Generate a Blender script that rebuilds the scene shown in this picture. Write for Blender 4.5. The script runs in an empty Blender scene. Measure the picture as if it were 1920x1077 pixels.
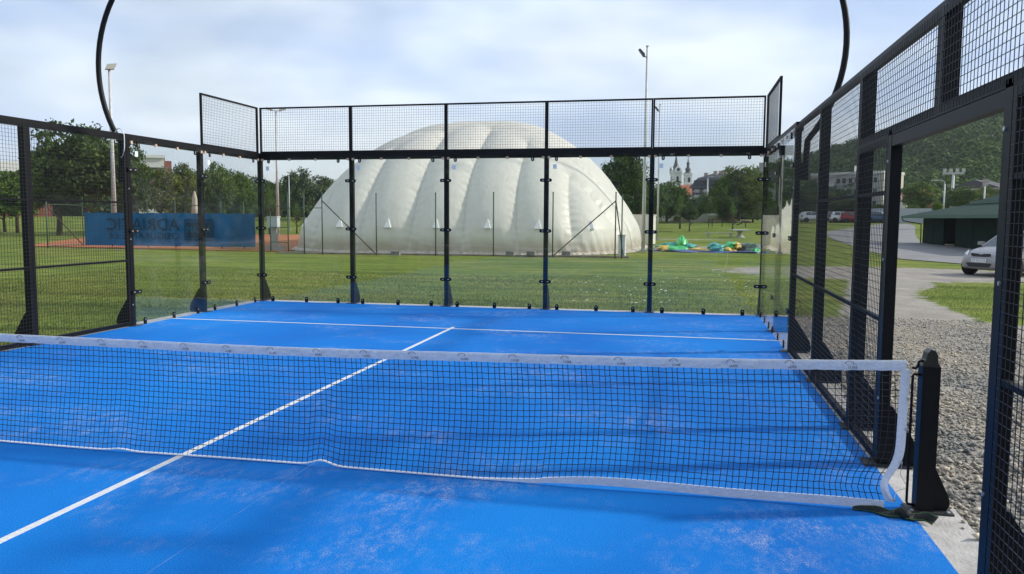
import bpy, bmesh, math, random
import numpy as np
from mathutils import Vector, Matrix, noise as mnoise
R=math.radians
random.seed(7); rng=np.random.default_rng(7)
S=bpy.context.scene; COL=S.collection
# ------------------------------------------------------------------ camera
FPX=1496.57; CAM=np.array([3.5986,-5.2061,1.7852]); YAW,PIT,ROL=-.2105,-.0870,.0065
def axes():
    c,s=math.cos(YAW),math.sin(YAW); cp,sp=math.cos(PIT),math.sin(PIT)
    r0=np.array([c,-s,0]); f=np.array([s*cp,c*cp,sp]); u0=np.array([-s*sp,-c*sp,cp])
    cr,sr=math.cos(ROL),math.sin(ROL)
    return cr*r0+sr*u0, -sr*r0+cr*u0, f
AR,AU,AF=axes()
cam=bpy.data.cameras.new('camera'); co=bpy.data.objects.new('camera',cam); COL.objects.link(co)
co.matrix_world=Matrix(((AR[0],AU[0],-AF[0],CAM[0]),(AR[1],AU[1],-AF[1],CAM[1]),(AR[2],AU[2],-AF[2],CAM[2]),(0,0,0,1)))
cam.sensor_fit='HORIZONTAL'; cam.sensor_width=36; cam.lens=FPX/1920*36; cam.clip_start=.05; cam.clip_end=4000
S.camera=co
# ------------------------------------------------------------------ light
SUN=Vector((1.58,.52,1)).normalized()
EL=math.asin(SUN.z); AZ=math.atan2(SUN.x,SUN.y)
W=bpy.data.worlds.new('World'); S.world=W; W.use_nodes=True
def build_world():
    nt=W.node_tree; nt.nodes.clear(); N=nt.nodes.new; L=nt.links.new
    out=N('ShaderNodeOutputWorld'); bg=N('ShaderNodeBackground'); L(bg.outputs[0],out.inputs[0]); bg.inputs[1].default_value=.10
    sky=N('ShaderNodeTexSky'); sky.sky_type='NISHITA'; sky.sun_disc=False; sky.sun_elevation=EL; sky.sun_rotation=AZ
    sky.air_density=1.0; sky.dust_density=2.0; sky.ozone_density=1.2
    tc=N('ShaderNodeTexCoord'); mp=N('ShaderNodeMapping'); mp.inputs['Scale'].default_value=(1,1,2.6); L(tc.outputs['Generated'],mp.inputs[0])
    n=N('ShaderNodeTexNoise'); n.inputs['Scale'].default_value=2.1; n.inputs['Detail'].default_value=5; n.inputs['Roughness'].default_value=.5; n.inputs['Distortion'].default_value=.3
    L(mp.outputs[0],n.inputs['Vector'])
    rp=N('ShaderNodeValToRGB'); rp.color_ramp.elements[0].position=.36; rp.color_ramp.elements[0].color=(.42,.42,.42,1); rp.color_ramp.elements[1].position=.68; rp.color_ramp.elements[1].color=(.95,.95,.95,1)
    L(n.outputs['Fac'],rp.inputs[0])
    n2=N('ShaderNodeTexNoise'); n2.inputs['Scale'].default_value=3.0; n2.inputs['Detail'].default_value=3; L(mp.outputs[0],n2.inputs['Vector'])
    cr=N('ShaderNodeValToRGB'); cr.color_ramp.elements[0].position=.36; cr.color_ramp.elements[0].color=(4.5,5.9,8.6,1); cr.color_ramp.elements[1].position=.62; cr.color_ramp.elements[1].color=(9.0,9.8,10.7,1)
    L(n2.outputs['Fac'],cr.inputs[0])
    mx=N('ShaderNodeMix'); mx.data_type='RGBA'; L(rp.outputs[0],mx.inputs[0]); L(sky.outputs[0],mx.inputs[6]); L(cr.outputs[0],mx.inputs[7])
    L(mx.outputs[2],bg.inputs[0])
build_world()
sl=bpy.data.lights.new('sun','SUN'); sl.energy=3.15; sl.angle=R(3.2); sl.color=(1,.94,.84)
so=bpy.data.objects.new('sun',sl); COL.objects.link(so); so.rotation_euler=(-SUN).to_track_quat('-Z','Y').to_euler()
S.view_settings.view_transform='Standard'; S.view_settings.look='None'; S.view_settings.exposure=.36; S.view_settings.gamma=1
S.render.engine='CYCLES'
try: S.cycles.transparent_max_bounces=24; S.cycles.max_bounces=10
except Exception: pass
# ------------------------------------------------------------------ pixel -> place
def ray(u,v):
    d=AF+AR*((u-960)/FPX)-AU*((v-538.5)/FPX); return d
def ss(a,b,x):
    t=min(1,max(0,(x-a)/(b-a))); return t*t*(3-2*t)
def T(x,y):
    d=math.hypot(x-CAM[0],y-CAM[1])
    return -.03+1.5*ss(82,125,d)+2.2*ss(105,220,d)*ss(5,60,x)
def onz(u,v,z=0):
    d=ray(u,v); p=CAM+d*((z-CAM[2])/d[2]); return p
def at(u,v,D):
    d=ray(u,v); return CAM+d*(D/math.hypot(d[0],d[1]))
def gnd(u,D,v=412):
    p=at(u,v,D); return Vector((p[0],p[1],T(p[0],p[1])))
# ------------------------------------------------------------------ materials
MATS={}
def mat(name,col,rough=.6,metal=0,var=.0,scale=8,bump=0,bscale=None,spec=.5,col2=None,trans=0,coords='Object',stretch=None):
    if name in MATS: return MATS[name]
    m=bpy.data.materials.new(name); m.use_nodes=True; nt=m.node_tree; N=nt.nodes.new; L=nt.links.new
    b=nt.nodes['Principled BSDF']; b.inputs['Base Color'].default_value=(*col,1); b.inputs['Roughness'].default_value=rough; b.inputs['Metallic'].default_value=metal
    b.inputs['Specular IOR Level'].default_value=spec
    vec=None
    if var or bump or col2:
        tc=N('ShaderNodeTexCoord'); vec=tc.outputs[coords]
        if stretch:
            mp=N('ShaderNodeMapping'); mp.inputs['Scale'].default_value=stretch; L(vec,mp.inputs[0]); vec=mp.outputs[0]
    if var or col2:
        n=N('ShaderNodeTexNoise'); n.inputs['Scale'].default_value=scale; n.inputs['Detail'].default_value=6; n.inputs['Roughness'].default_value=.62; L(vec,n.inputs['Vector'])
        r=N('ShaderNodeValToRGB'); r.color_ramp.elements[0].position=.3; r.color_ramp.elements[1].position=.7
        c2=col2 if col2 else tuple(min(1,c*(1+var)) for c in col); c1=col if col2 else tuple(c*(1-var) for c in col)
        r.color_ramp.elements[0].color=(*c1,1); r.color_ramp.elements[1].color=(*c2,1); L(n.outputs['Fac'],r.inputs[0]); L(r.outputs[0],b.inputs['Base Color'])
    if bump:
        n3=N('ShaderNodeTexNoise'); n3.inputs['Scale'].default_value=bscale or scale*4; n3.inputs['Detail'].default_value=4; L(vec,n3.inputs['Vector'])
        bp=N('ShaderNodeBump'); bp.inputs['Strength'].default_value=bump; bp.inputs['Distance'].default_value=.02; L(n3.outputs['Fac'],bp.inputs['Height']); L(bp.outputs[0],b.inputs['Normal'])
    if trans:
        t=N('ShaderNodeBsdfTranslucent'); mx=N('ShaderNodeMixShader'); mx.inputs[0].default_value=trans
        if var or col2: L(r.outputs[0],t.inputs[0])
        else: t.inputs[0].default_value=(*col,1)
        o=nt.nodes['Material Output']; L(b.outputs[0],mx.inputs[1]); L(t.outputs[0],mx.inputs[2]); L(mx.outputs[0],o.inputs[0])
    MATS[name]=m; return m
def leafmat(name,dark,light,tr=.28,spec=.25,ns=1.6):
    m=bpy.data.materials.new(name); m.use_nodes=True; nt=m.node_tree; N=nt.nodes.new; L=nt.links.new
    b=nt.nodes['Principled BSDF']; b.inputs['Roughness'].default_value=.6; b.inputs['Specular IOR Level'].default_value=spec
    g=N('ShaderNodeNewGeometry'); r=N('ShaderNodeValToRGB'); r.color_ramp.elements[0].color=(*dark,1); r.color_ramp.elements[1].color=(*light,1)
    L(g.outputs['Random Per Island'],r.inputs[0])
    tc=N('ShaderNodeTexCoord'); nz=N('ShaderNodeTexNoise'); nz.inputs['Scale'].default_value=ns; nz.inputs['Detail'].default_value=3; L(tc.outputs['Object'],nz.inputs['Vector'])
    r2=N('ShaderNodeValToRGB'); r2.color_ramp.elements[0].position=.34; r2.color_ramp.elements[0].color=(.62,.68,.72,1); r2.color_ramp.elements[1].position=.66; r2.color_ramp.elements[1].color=(1.35,1.25,1.05,1); L(nz.outputs['Fac'],r2.inputs[0])
    mm=N('ShaderNodeMix'); mm.data_type='RGBA'; mm.blend_type='MULTIPLY'; mm.inputs[0].default_value=1; L(r.outputs[0],mm.inputs[6]); L(r2.outputs[0],mm.inputs[7]); r=mm; L(r.outputs[2],b.inputs['Base Color'])
    t=N('ShaderNodeBsdfTranslucent'); L(r.outputs[2],t.inputs[0]); mx=N('ShaderNodeMixShader'); mx.inputs[0].default_value=tr
    L(b.outputs[0],mx.inputs[1]); L(t.outputs[0],mx.inputs[2]); L(mx.outputs[0],nt.nodes['Material Output'].inputs[0]); return m
def glassmat(name,tint,rough=0.0):
    m=bpy.data.materials.new(name); m.use_nodes=True; nt=m.node_tree; nt.nodes.clear(); N=nt.nodes.new; L=nt.links.new
    o=N('ShaderNodeOutputMaterial'); t=N('ShaderNodeBsdfTransparent'); t.inputs[0].default_value=(*tint,1); g=N('ShaderNodeBsdfGlossy'); g.inputs['Roughness'].default_value=rough
    f=N('ShaderNodeFresnel'); ge=N('ShaderNodeNewGeometry'); mr=N('ShaderNodeMapRange'); mr.inputs['To Min'].default_value=1.5; mr.inputs['To Max'].default_value=1/1.5; L(ge.outputs['Backfacing'],mr.inputs['Value']); L(mr.outputs[0],f.inputs[0]); tc=N('ShaderNodeTexCoord'); n=N('ShaderNodeTexNoise'); n.inputs['Scale'].default_value=1.2; L(tc.outputs['Object'],n.inputs['Vector'])
    bp=N('ShaderNodeBump'); bp.inputs['Strength'].default_value=.12; bp.inputs['Distance'].default_value=.02; L(n.outputs['Fac'],bp.inputs['Height']); L(bp.outputs[0],g.inputs['Normal'])
    mx=N('ShaderNodeMixShader'); L(f.outputs[0],mx.inputs[0]); L(t.outputs[0],mx.inputs[1]); L(g.outputs[0],mx.inputs[2])
    df=N('ShaderNodeBsdfDiffuse'); df.inputs[0].default_value=(.6,.6,.58,1); dn=N('ShaderNodeTexNoise'); dn.inputs['Scale'].default_value=2.5; dn.inputs['Detail'].default_value=7; dn.inputs['Roughness'].default_value=.7; L(tc.outputs['Object'],dn.inputs['Vector'])
    dr=N('ShaderNodeMapRange'); dr.inputs['From Min'].default_value=.45; dr.inputs['From Max'].default_value=.75; dr.inputs['To Min'].default_value=0; dr.inputs['To Max'].default_value=.028; L(dn.outputs['Fac'],dr.inputs['Value'])
    m3=N('ShaderNodeMixShader'); L(dr.outputs[0],m3.inputs[0]); L(mx.outputs[0],m3.inputs[1]); L(df.outputs[0],m3.inputs[2]); L(m3.outputs[0],o.inputs[0]); return m
STEEL=mat('black_powder_coat',(.0042,.0043,.0056),.5,0,.25,30,spec=.22)
WIRE=mat('black_wire',(.012,.012,.014),.5)
GALV=mat('galvanised',(.42,.43,.44),.45,.6,.15,5)
POLE=mat('grey_pole',(.5,.5,.49),.55,.2,.15,3)
BOLT=mat('zinc_bolt',(.6,.6,.6),.35,.8)
WHITE=mat('white_paint',(.75,.75,.73),.6,0,.05,5)
GLASS=glassmat('court_glass',(.972,.987,.98))
CONC=mat('concrete',(.42,.40,.37),.9,0,.22,6,.4,60)
CORK=mat('cork_spacer',(.62,.42,.30),.8)
TAPE=mat('tape_white',(.72,.73,.78),.7,0,.08,14,.35,45)
CORD=mat('net_cord',(.008,.009,.016),.7)
GREENPOST=mat('fence_post_green',(.05,.09,.065),.6,.1,.2,4)
RUSTPOST=mat('fence_brace_brown',(.075,.06,.05),.7,0,.3,4)
BARK=mat('bark',(.075,.055,.04),.9,0,.4,10,.6)
INK=mat('dark_print',(.03,.03,.035),.7)
# ------------------------------------------------------------------ mesh helpers
class MB:
    def __init__(s,off=(0,0,0)): s.v=[]; s.f=[]; s.o=np.array(off,float)
    def add(s,vs,fs):
        k=len(s.v); s.v+=[tuple(np.array(p,float)-s.o) for p in vs]; s.f+=[tuple(i+k for i in f) for f in fs]; return s
    def box(s,x0,x1,y0,y1,z0,z1):
        return s.add([(x0,y0,z0),(x1,y0,z0),(x1,y1,z0),(x0,y1,z0),(x0,y0,z1),(x1,y0,z1),(x1,y1,z1),(x0,y1,z1)],[(0,3,2,1),(4,5,6,7),(0,1,5,4),(1,2,6,5),(2,3,7,6),(3,0,4,7)])
    def tube(s,pts,r,n=6,r2=None,cap=True):
        pts=[Vector(p) for p in pts]; m=len(pts); vs=[]; fs=[]; up=None
        for i,p in enumerate(pts):
            t=(pts[min(i+1,m-1)]-pts[max(i-1,0)]).normalized()
            if up is None or abs(up.dot(t))>.98: up=Vector((0,0,1)) if abs(t.z)<.9 else Vector((1,0,0))
            a=t.cross(up).normalized(); b=a.cross(t); up=b
            rr=r if r2 is None else r+(r2-r)*i/(m-1)
            for k in range(n):
                q=2*math.pi*k/n; vs.append(p+a*(rr*math.cos(q))+b*(rr*math.sin(q)))
        for i in range(m-1):
            for k in range(n): fs.append((i*n+k,i*n+(k+1)%n,(i+1)*n+(k+1)%n,(i+1)*n+k))
        if cap: fs+=[tuple(range(n-1,-1,-1)),tuple((m-1)*n+k for k in range(n))]
        return s.add(vs,fs)
    def prism(s,poly,ax,a,b):
        # poly: list of 2d points in the plane normal to axis ax (0:x ->(y,z), 1:y ->(x,z), 2:z ->(x,y))
        def P(p,t): return {0:(t,p[0],p[1]),1:(p[0],t,p[1]),2:(p[0],p[1],t)}[ax]
        n=len(poly); return s.add([P(p,a) for p in poly]+[P(p,b) for p in poly],[tuple(range(n)),tuple(range(2*n-1,n-1,-1))]+[(i,(i+1)%n,n+(i+1)%n,n+i)[::-1] for i in range(n)])
    def lathe(s,prof,n=12,c=(0,0,0)):
        vs=[(c[0]+r*math.cos(2*math.pi*k/n),c[1]+r*math.sin(2*math.pi*k/n),c[2]+z) for r,z in prof for k in range(n)]
        m=len(prof); return s.add(vs,[(i*n+k,i*n+(k+1)%n,(i+1)*n+(k+1)%n,(i+1)*n+k) for i in range(m-1) for k in range(n)]+[tuple(range(n-1,-1,-1)),tuple((m-1)*n+k for k in range(n))])
    def mesh(s,name,m,smooth=False,fixn=False):
        me=bpy.data.meshes.new(name); me.from_pydata(s.v,[],s.f); me.materials.append(m)
        if fixn:
            bm=bmesh.new(); bm.from_mesh(me); bmesh.ops.recalc_face_normals(bm,faces=bm.faces); bm.to_mesh(me); bm.free()
        if smooth: me.polygons.foreach_set('use_smooth',[True]*len(me.polygons))
        me.update(); return me
    def build(s,name,m,parent=None,smooth=False,fixn=False):
        return link(name,s.mesh(name,m,smooth,fixn),parent)
def link(name,me,parent=None,loc=(0,0,0),rot=(0,0,0),scale=None):
    o=bpy.data.objects.new(name,me); COL.objects.link(o); o.parent=parent; o.location=loc; o.rotation_euler=rot
    if scale is not None: o.scale=scale if hasattr(scale,'__len__') else (scale,)*3
    return o
def tag(o,label,cat,group=None):
    o['label']=label; o['category']=cat
    if group: o['group']=group
    return o
def thing(name,label,cat,loc=(0,0,0),rz=0,group=None,scale=None):
    return tag(link(name,None,None,loc,(0,0,rz),scale),label,cat,group)
def struct(o): o['kind']='structure'; return o
def stuff(o): o['kind']='stuff'; return o
def npmesh(name,V,F,m,smooth=False):
    me=bpy.data.meshes.new(name); V=np.asarray(V,np.float32); F=np.asarray(F,np.int32); n,k=F.shape
    me.vertices.add(len(V)); me.vertices.foreach_set('co',V.ravel()); me.loops.add(n*k); me.loops.foreach_set('vertex_index',F.ravel())
    me.polygons.add(n); me.polygons.foreach_set('loop_start',np.arange(n)*k); me.materials.append(m)
    if smooth: me.polygons.foreach_set('use_smooth',np.ones(n,bool))
    me.update(); me.validate(); return me
def text_mesh(s,size,m,name='lettering',align='CENTER'):
    c=bpy.data.curves.new('t','FONT'); c.body=s; c.size=size; c.align_x=align; c.align_y='CENTER'; c.resolution_u=2
    o=bpy.data.objects.new('t',c); COL.objects.link(o); me0=o.to_mesh(); me=me0.copy(); o.to_mesh_clear(); bpy.data.objects.remove(o); me.name=name
    me.materials.clear(); me.materials.append(m); return me
# ================================================================== GROUND
def ground_material():
    m=bpy.data.materials.new('lawn_and_gravel'); m.use_nodes=True; nt=m.node_tree; N=nt.nodes.new; L=nt.links.new
    b=nt.nodes['Principled BSDF']; b.inputs['Roughness'].default_value=.95; b.inputs['Specular IOR Level'].default_value=.1
    tc=N('ShaderNodeTexCoord'); V=tc.outputs['Object']
    def noi(sc,det=5,vec=V,ro=.6):
        n=N('ShaderNodeTexNoise'); n.inputs['Scale'].default_value=sc; n.inputs['Detail'].default_value=det; n.inputs['Roughness'].default_value=ro; L(vec,n.inputs['Vector']); return n.outputs['Fac']
    def ramp(f,stops):
        r=N('ShaderNodeValToRGB'); e=r.color_ramp.elements
        while len(e)<len(stops): e.new(.5)
        for q,(p,c) in zip(e,stops): q.position=p; q.color=(*c,1)
        L(f,r.inputs[0]); return r.outputs[0]
    def mix(f,a,c,mode='MIX'):
        x=N('ShaderNodeMix'); x.data_type='RGBA'; x.blend_type=mode
        if isinstance(f,float): x.inputs[0].default_value=f
        else: L(f,x.inputs[0])
        L(a,x.inputs[6]); L(c,x.inputs[7]); return x.outputs[2]
    mp=N('ShaderNodeMapping'); mp.inputs['Scale'].default_value=(.35,1.6,1); mp.inputs['Rotation'].default_value=(0,0,.15); L(V,mp.inputs[0])
    big=ramp(noi(.22,5),[(.3,(.10,.15,.026)),(.5,(.14,.185,.04)),(.72,(.205,.21,.065))])
    streak=ramp(noi(.8,5,mp.outputs[0]),[(.3,(.55,.62,.55)),(.7,(1.42,1.3,1.2))])
    fine=ramp(noi(28,4),[(.25,(.55,.6,.5)),(.75,(1.4,1.38,1.25))])
    mid=ramp(noi(3.2,5,V,.7),[(.3,(.68,.75,.6)),(.5,(1,1,1)),(.72,(1.3,1.18,1.1))])
    g=mix(1.0,mix(1.0,mix(1.0,big,mid,'MULTIPLY'),streak,'MULTIPLY'),fine,'MULTIPLY')
    gravel=mix(1.0,ramp(noi(1.1,4),[(.3,(.24,.225,.20)),(.7,(.36,.335,.29))]),ramp(noi(45,3,V,.8),[(.3,(.5,.5,.5)),(.7,(1.45,1.42,1.38))]),'MULTIPLY')
    at_=N('ShaderNodeAttribute'); at_.attribute_name='gravel'
    add=N('ShaderNodeMath'); add.operation='ADD'; L(at_.outputs['Fac'],add.inputs[0])
    sub=N('ShaderNodeMath'); sub.operation='MULTIPLY_ADD'; L(noi(2.2,6,V,.7),sub.inputs[0]); sub.inputs[1].default_value=1.3; sub.inputs[2].default_value=-.65; L(sub.outputs[0],add.inputs[1])
    mk=ramp(add.outputs[0],[(.42,(0,0,0)),(.58,(1,1,1))])
    L(mix(mk,g,gravel),b.inputs['Base Color'])
    bp=N('ShaderNodeBump'); bp.inputs['Strength'].default_value=.6; bp.inputs['Distance'].default_value=.03; L(noi(30,4),bp.inputs['Height']); L(bp.outputs[0],b.inputs['Normal'])
    return m
def gravel_mask(x,y):
    m=0.0
    m=max(m,ss(5.0,5.3,x)*ss(11.2,9.6,y)*ss(9.6,7.6,x-.12*y))           # beside the court
    m=max(m,ss(1.6,.7,abs((x-(7.5+.21*(y-10)))))*ss(27,20,y) if y>8 else 0)           # track leading away
    m=max(m,.95*ss(1.3,.4,math.hypot((x-10.5)/6.5,(y-24.)/4.5)))
    m=max(m,.62*ss(1.2,.5,math.hypot((x-5.5)/7,(y-47)/3)))               # worn patch behind the inflatable
    m=max(m,.55*ss(1.2,.5,math.hypot((x-4.5)/5,(y-66)/3)))
    m=max(m,.5*ss(1.2,.3,math.hypot((x+26)/6,(y-31.6)/.7)))
    m*=1-.95*ss(1.25,.6,math.hypot((x-11.3)/2.5,(y-14.)/4.8))
    m*=1-.9*ss(1.2,.7,math.hypot((x-11.4)/3.4,(y-29.5)/1.3))
    if x>16 and y<22: m=max(m,.35)
    return m
def axis_pts(lo,hi,dense):
    pts=[]; x=lo
    while x<hi:
        pts.append(x); a,b,_=dense
        d=max(a-x,x-b,0); x+=.4+d*.085
    pts.append(hi); return pts
xs=axis_pts(-900,900,(-16,24,0)); ys=axis_pts(-300,1500,(-8,52,0))
V=[(x,y,T(x,y)) for y in ys for x in xs]; nx=len(xs)
F=[(j*nx+i,j*nx+i+1,(j+1)*nx+i+1,(j+1)*nx+i) for j in range(len(ys)-1) for i in range(nx-1)]
gme=npmesh('ground',V,F,ground_material(),True)
ga=gme.attributes.new('gravel','FLOAT','POINT'); ga.data.foreach_set('value',np.array([gravel_mask(v[0],v[1]) if v[0]>-40 and v[1]<80 else 0 for v in V],np.float32))
struct(link('ground',gme))
# ---- court turf, lines, kerb
def turf_material():
    m=bpy.data.materials.new('blue_turf'); m.use_nodes=True; nt=m.node_tree; N=nt.nodes.new; L=nt.links.new
    b=nt.nodes['Principled BSDF']; b.inputs['Roughness'].default_value=.85; b.inputs['Specular IOR Level'].default_value=.15
    tc=N('ShaderNodeTexCoord'); V=tc.outputs['Object']
    def noi(sc,det=5,ro=.6,st=None):
        n=N('ShaderNodeTexNoise'); n.inputs['Scale'].default_value=sc; n.inputs['Detail'].default_value=det; n.inputs['Roughness'].default_value=ro
        if st:
            mp=N('ShaderNodeMapping'); mp.inputs['Scale'].default_value=st; L(V,mp.inputs[0]); L(mp.outputs[0],n.inputs['Vector'])
        else: L(V,n.inputs['Vector'])
        return n.outputs['Fac']
    def ramp(f,stops):
        r=N('ShaderNodeValToRGB'); e=r.color_ramp.elements
        while len(e)<len(stops): e.new(.5)
        for q,(p,c) in zip(e,stops): q.position=p; q.color=(*c,1)
        L(f,r.inputs[0]); return r.outputs[0]
    def math_(op,a,c):
        x=N('ShaderNodeMath'); x.operation=op
        for i,q in enumerate((a,c)):
            if isinstance(q,(int,float)): x.inputs[i].default_value=q
            else: L(q,x.inputs[i])
        return x.outputs[0]
    def mix(f,a,c,mode='MIX'):
        x=N('ShaderNodeMix'); x.data_type='RGBA'; x.blend_type=mode
        if isinstance(f,float): x.inputs[0].default_value=f
        else: L(f,x.inputs[0])
        L(a,x.inputs[6]); L(c,x.inputs[7]); return x.outputs[2]
    base=ramp(noi(.55,4,.5,(1,.45,1)),[(.3,(.002,.135,.52)),(.7,(.004,.205,.66))])
    fib=ramp(noi(130,3,.7),[(.28,(.45,.55,.62)),(.72,(1.6,1.42,1.3))])
    col=mix(1.0,base,fib,'MULTIPLY')
    patch=ramp(noi(.85,5,.6,(.8,1,1)),[(.49,(0,0,0)),(.76,(1,1,1))]); streak=ramp(noi(6,6,.8,(1.5,.8,1)),[(.45,(0,0,0)),(.66,(1,1,1))]); speck=ramp(noi(105,3,.85),[(.46,(.0,.0,.0)),(.54,(1,1,1))])
    sandf=math_('MULTIPLY',math_('MULTIPLY',patch,streak),math_('MULTIPLY',speck,1.0)); 
    sand=N('ShaderNodeRGB'); sand.outputs[0].default_value=(.60,.58,.54,1)
    col=mix(math_('MULTIPLY',sandf,.85),col,sand.outputs[0])
    # seams between the rolls
    sx=N('ShaderNodeSeparateXYZ'); L(V,sx.inputs[0])
    fr=math_('ABSOLUTE',math_('SUBTRACT',sx.outputs[0],1.03),0)
    seam=math_('MULTIPLY',math_('LESS_THAN',fr,.005),math_('MULTIPLY',ramp(noi(1.5,3),[(.45,(0,0,0)),(.65,(1,1,1))]),.16))
    col=mix(seam,col,sand.outputs[0])
    L(col,b.inputs['Base Color'])
    bp=N('ShaderNodeBump'); bp.inputs['Strength'].default_value=.7; bp.inputs['Distance'].default_value=.008; L(noi(170,3,.7),bp.inputs['Height']); L(bp.outputs[0],b.inputs['Normal'])
    return m
MB().box(-5,5,-10,10,-.1,.008).build('court_turf',turf_material()); turf=struct(bpy.data.objects['court_turf'])
LINE=mat('line_white',(.68,.69,.7),.85,0,.12,40,.5,150)
def court_line(x0,x1,y0,y1): struct(MB().box(x0,x1,y0,y1,.0,.0125).build('court_line',LINE))
for sgn in (1,-1):
    court_line(-4.99,4.99,*sorted((sgn*6.925,sgn*6.975))); 
court_line(-.025,.025,-7.12,-6.977); court_line(-.025,.025,-6.923,6.923); court_line(-.025,.025,6.977,7.12)
for (a,b,c,d) in ((5.001,5.28,-10.28,10.28),(-5.28,-5.001,-10.28,10.28),(-5,5,10.001,10.28),(-5,5,-10.28,-10.001)): struct(MB().box(a,b,c,d,-.2,.004).build('concrete_kerb',CONC))
# ---- clay courts, road
CLAY=mat('clay',(.38,.125,.042),.95,0,.18,1.2,.3,40)
struct(MB().prism([(-33,33.2),(-16.2,31.6),(-17.2,64),(-52,66)],2,-.02,.01).build('clay_court',CLAY))
ROAD=mat('asphalt',(.19,.188,.185),.92,0,.15,.5,.4,60)
def gz(u,v):
    d=ray(u,v); t=1
    for i in range(2000):
        p=CAM+d*t
        if p[2]<T(p[0],p[1]): return p
        t*=1.004
    return p
road=[gz(u,v)[:2] for u,v in ((1545,436),(1600,428),(1650,421),(1700,420),(1716,424),(1716,440),(1728,455),(1800,461),(1870,468),(1960,478),(2200,500),(2200,535),(1920,508),(1800,496),(1690,487),(1620,470),(1570,452))]
rv=[]; 
bmr=bmesh.new(); vs=[bmr.verts.new((p[0],p[1],0)) for p in road]; bmr.faces.new(vs); bmesh.ops.triangulate(bmr,faces=bmr.faces); 
for _ in range(4): bmesh.ops.subdivide_edges(bmr,edges=[e for e in bmr.edges if e.calc_length()>6],cuts=1); bmesh.ops.triangulate(bmr,faces=bmr.faces)
for v in bmr.verts: v.co.z=T(v.co.x,v.co.y)+.03
bmesh.ops.recalc_face_normals(bmr,faces=bmr.faces)
rme=bpy.data.meshes.new('road'); bmr.to_mesh(rme); bmr.free(); rme.materials.append(ROAD); struct(link('road',rme))
# ================================================================== COURT ENCLOSURE
def wire_mesh(mb,a0,a1,z0,z1,plane,axis,r=.0016,step=.05):
    # wires as thin square bars; axis 'x' => wall along x at y=plane ; 'y' => along y at x=plane
    def bar(a,b,c,d,o):
        if axis=='x': mb.box(a,b,plane+o-r,plane+o+r,c,d)
        else: mb.box(plane+o-r,plane+o+r,a,b,c,d)
    n=int(round((a1-a0)/step)); 
    for i in range(1,n): t=a0+(a1-a0)*i/n; bar(t-r,t+r,z0,z1,0)
    n=int(round((z1-z0)/step))
    for i in range(1,n): t=z0+(z1-z0)*i/n; bar(a0,a1,t-r,t+r,2*r+.0002)
# shared small pieces -------------------------------------------------
def me_clamp():   # long oval glass clamp, along x, facing -y
    poly=[]
    for k in range(8): q=-math.pi/2+math.pi*k/7; poly.append((.085+.032*math.cos(q),.032*math.sin(q)))
    for k in range(8): q=math.pi/2+math.pi*k/7; poly.append((-.085+.032*math.cos(q),.032*math.sin(q)))
    return MB().prism(poly,1,-.012,0).mesh('clamp',STEEL,fixn=True)
def me_slot(): return MB().box(-.075,-.04,-.0165,-.0125,-.008,.008).box(.04,.075,-.0165,-.0125,-.008,.008).mesh('clamp_slot',BOLT)
def me_hanger():
    poly=[(-.03,.0),(.03,.0)]+[(.03*math.cos(q),-.06+.03*math.sin(q)) for q in np.linspace(0,-math.pi,8)]
    return MB().prism(poly,1,-.014,0).mesh('hanger',STEEL,fixn=True)
def me_hslot(): return MB().box(-.008,.008,-.0185,-.0145,-.07,-.025).mesh('hanger_slot',BOLT)
def me_foot():
    poly=[(-.034,.0),(.034,.0)]+[(.034*math.cos(q),.075+.034*math.sin(q)) for q in np.linspace(0,math.pi,8)]
    return MB().prism(poly,1,-.014,0).mesh('floor_bracket',STEEL,fixn=True)
def me_fbolt(): return MB().prism([(.011*math.cos(q),.075+.011*math.sin(q)) for q in np.linspace(0,2*math.pi,9)[:-1]],1,-.0205,-.0145).mesh('bolt',BOLT,fixn=True)
CL,CS,HG,HS,FB,FBB=me_clamp(),me_slot(),me_hanger(),me_hslot(),me_foot(),me_fbolt()
SP=MB().box(-.022,.022,-.006,.018,-.045,0).mesh('spacer',CORK)
STK=MB().box(-.035,.035,-.0012,0,-.085,.0).mesh('sticker',mat('paper_sticker',(.75,.8,.85),.5))
BT=MB().prism([(.011*math.cos(q),.011*math.sin(q)) for q in np.linspace(0,2*math.pi,9)[:-1]],1,-.007,0).mesh('bolt',BOLT,fixn=True)
def gusset_mesh(): # in plane local y(out)-z, thickness x
    return MB().prism([(0,.0),(.21,.0),(.215,.05),(.205,.11),(.185,.16),(.02,.42),(0,.43)],0,-.045,.045).mesh('gusset',STEEL,fixn=True)
GU=gusset_mesh(); BP=MB().box(-.09,.09,-.09,.25,.0,.014).mesh('base_plate',mat('base_plate_steel',(.05,.05,.05),.5,.5,.3,20))
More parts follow.
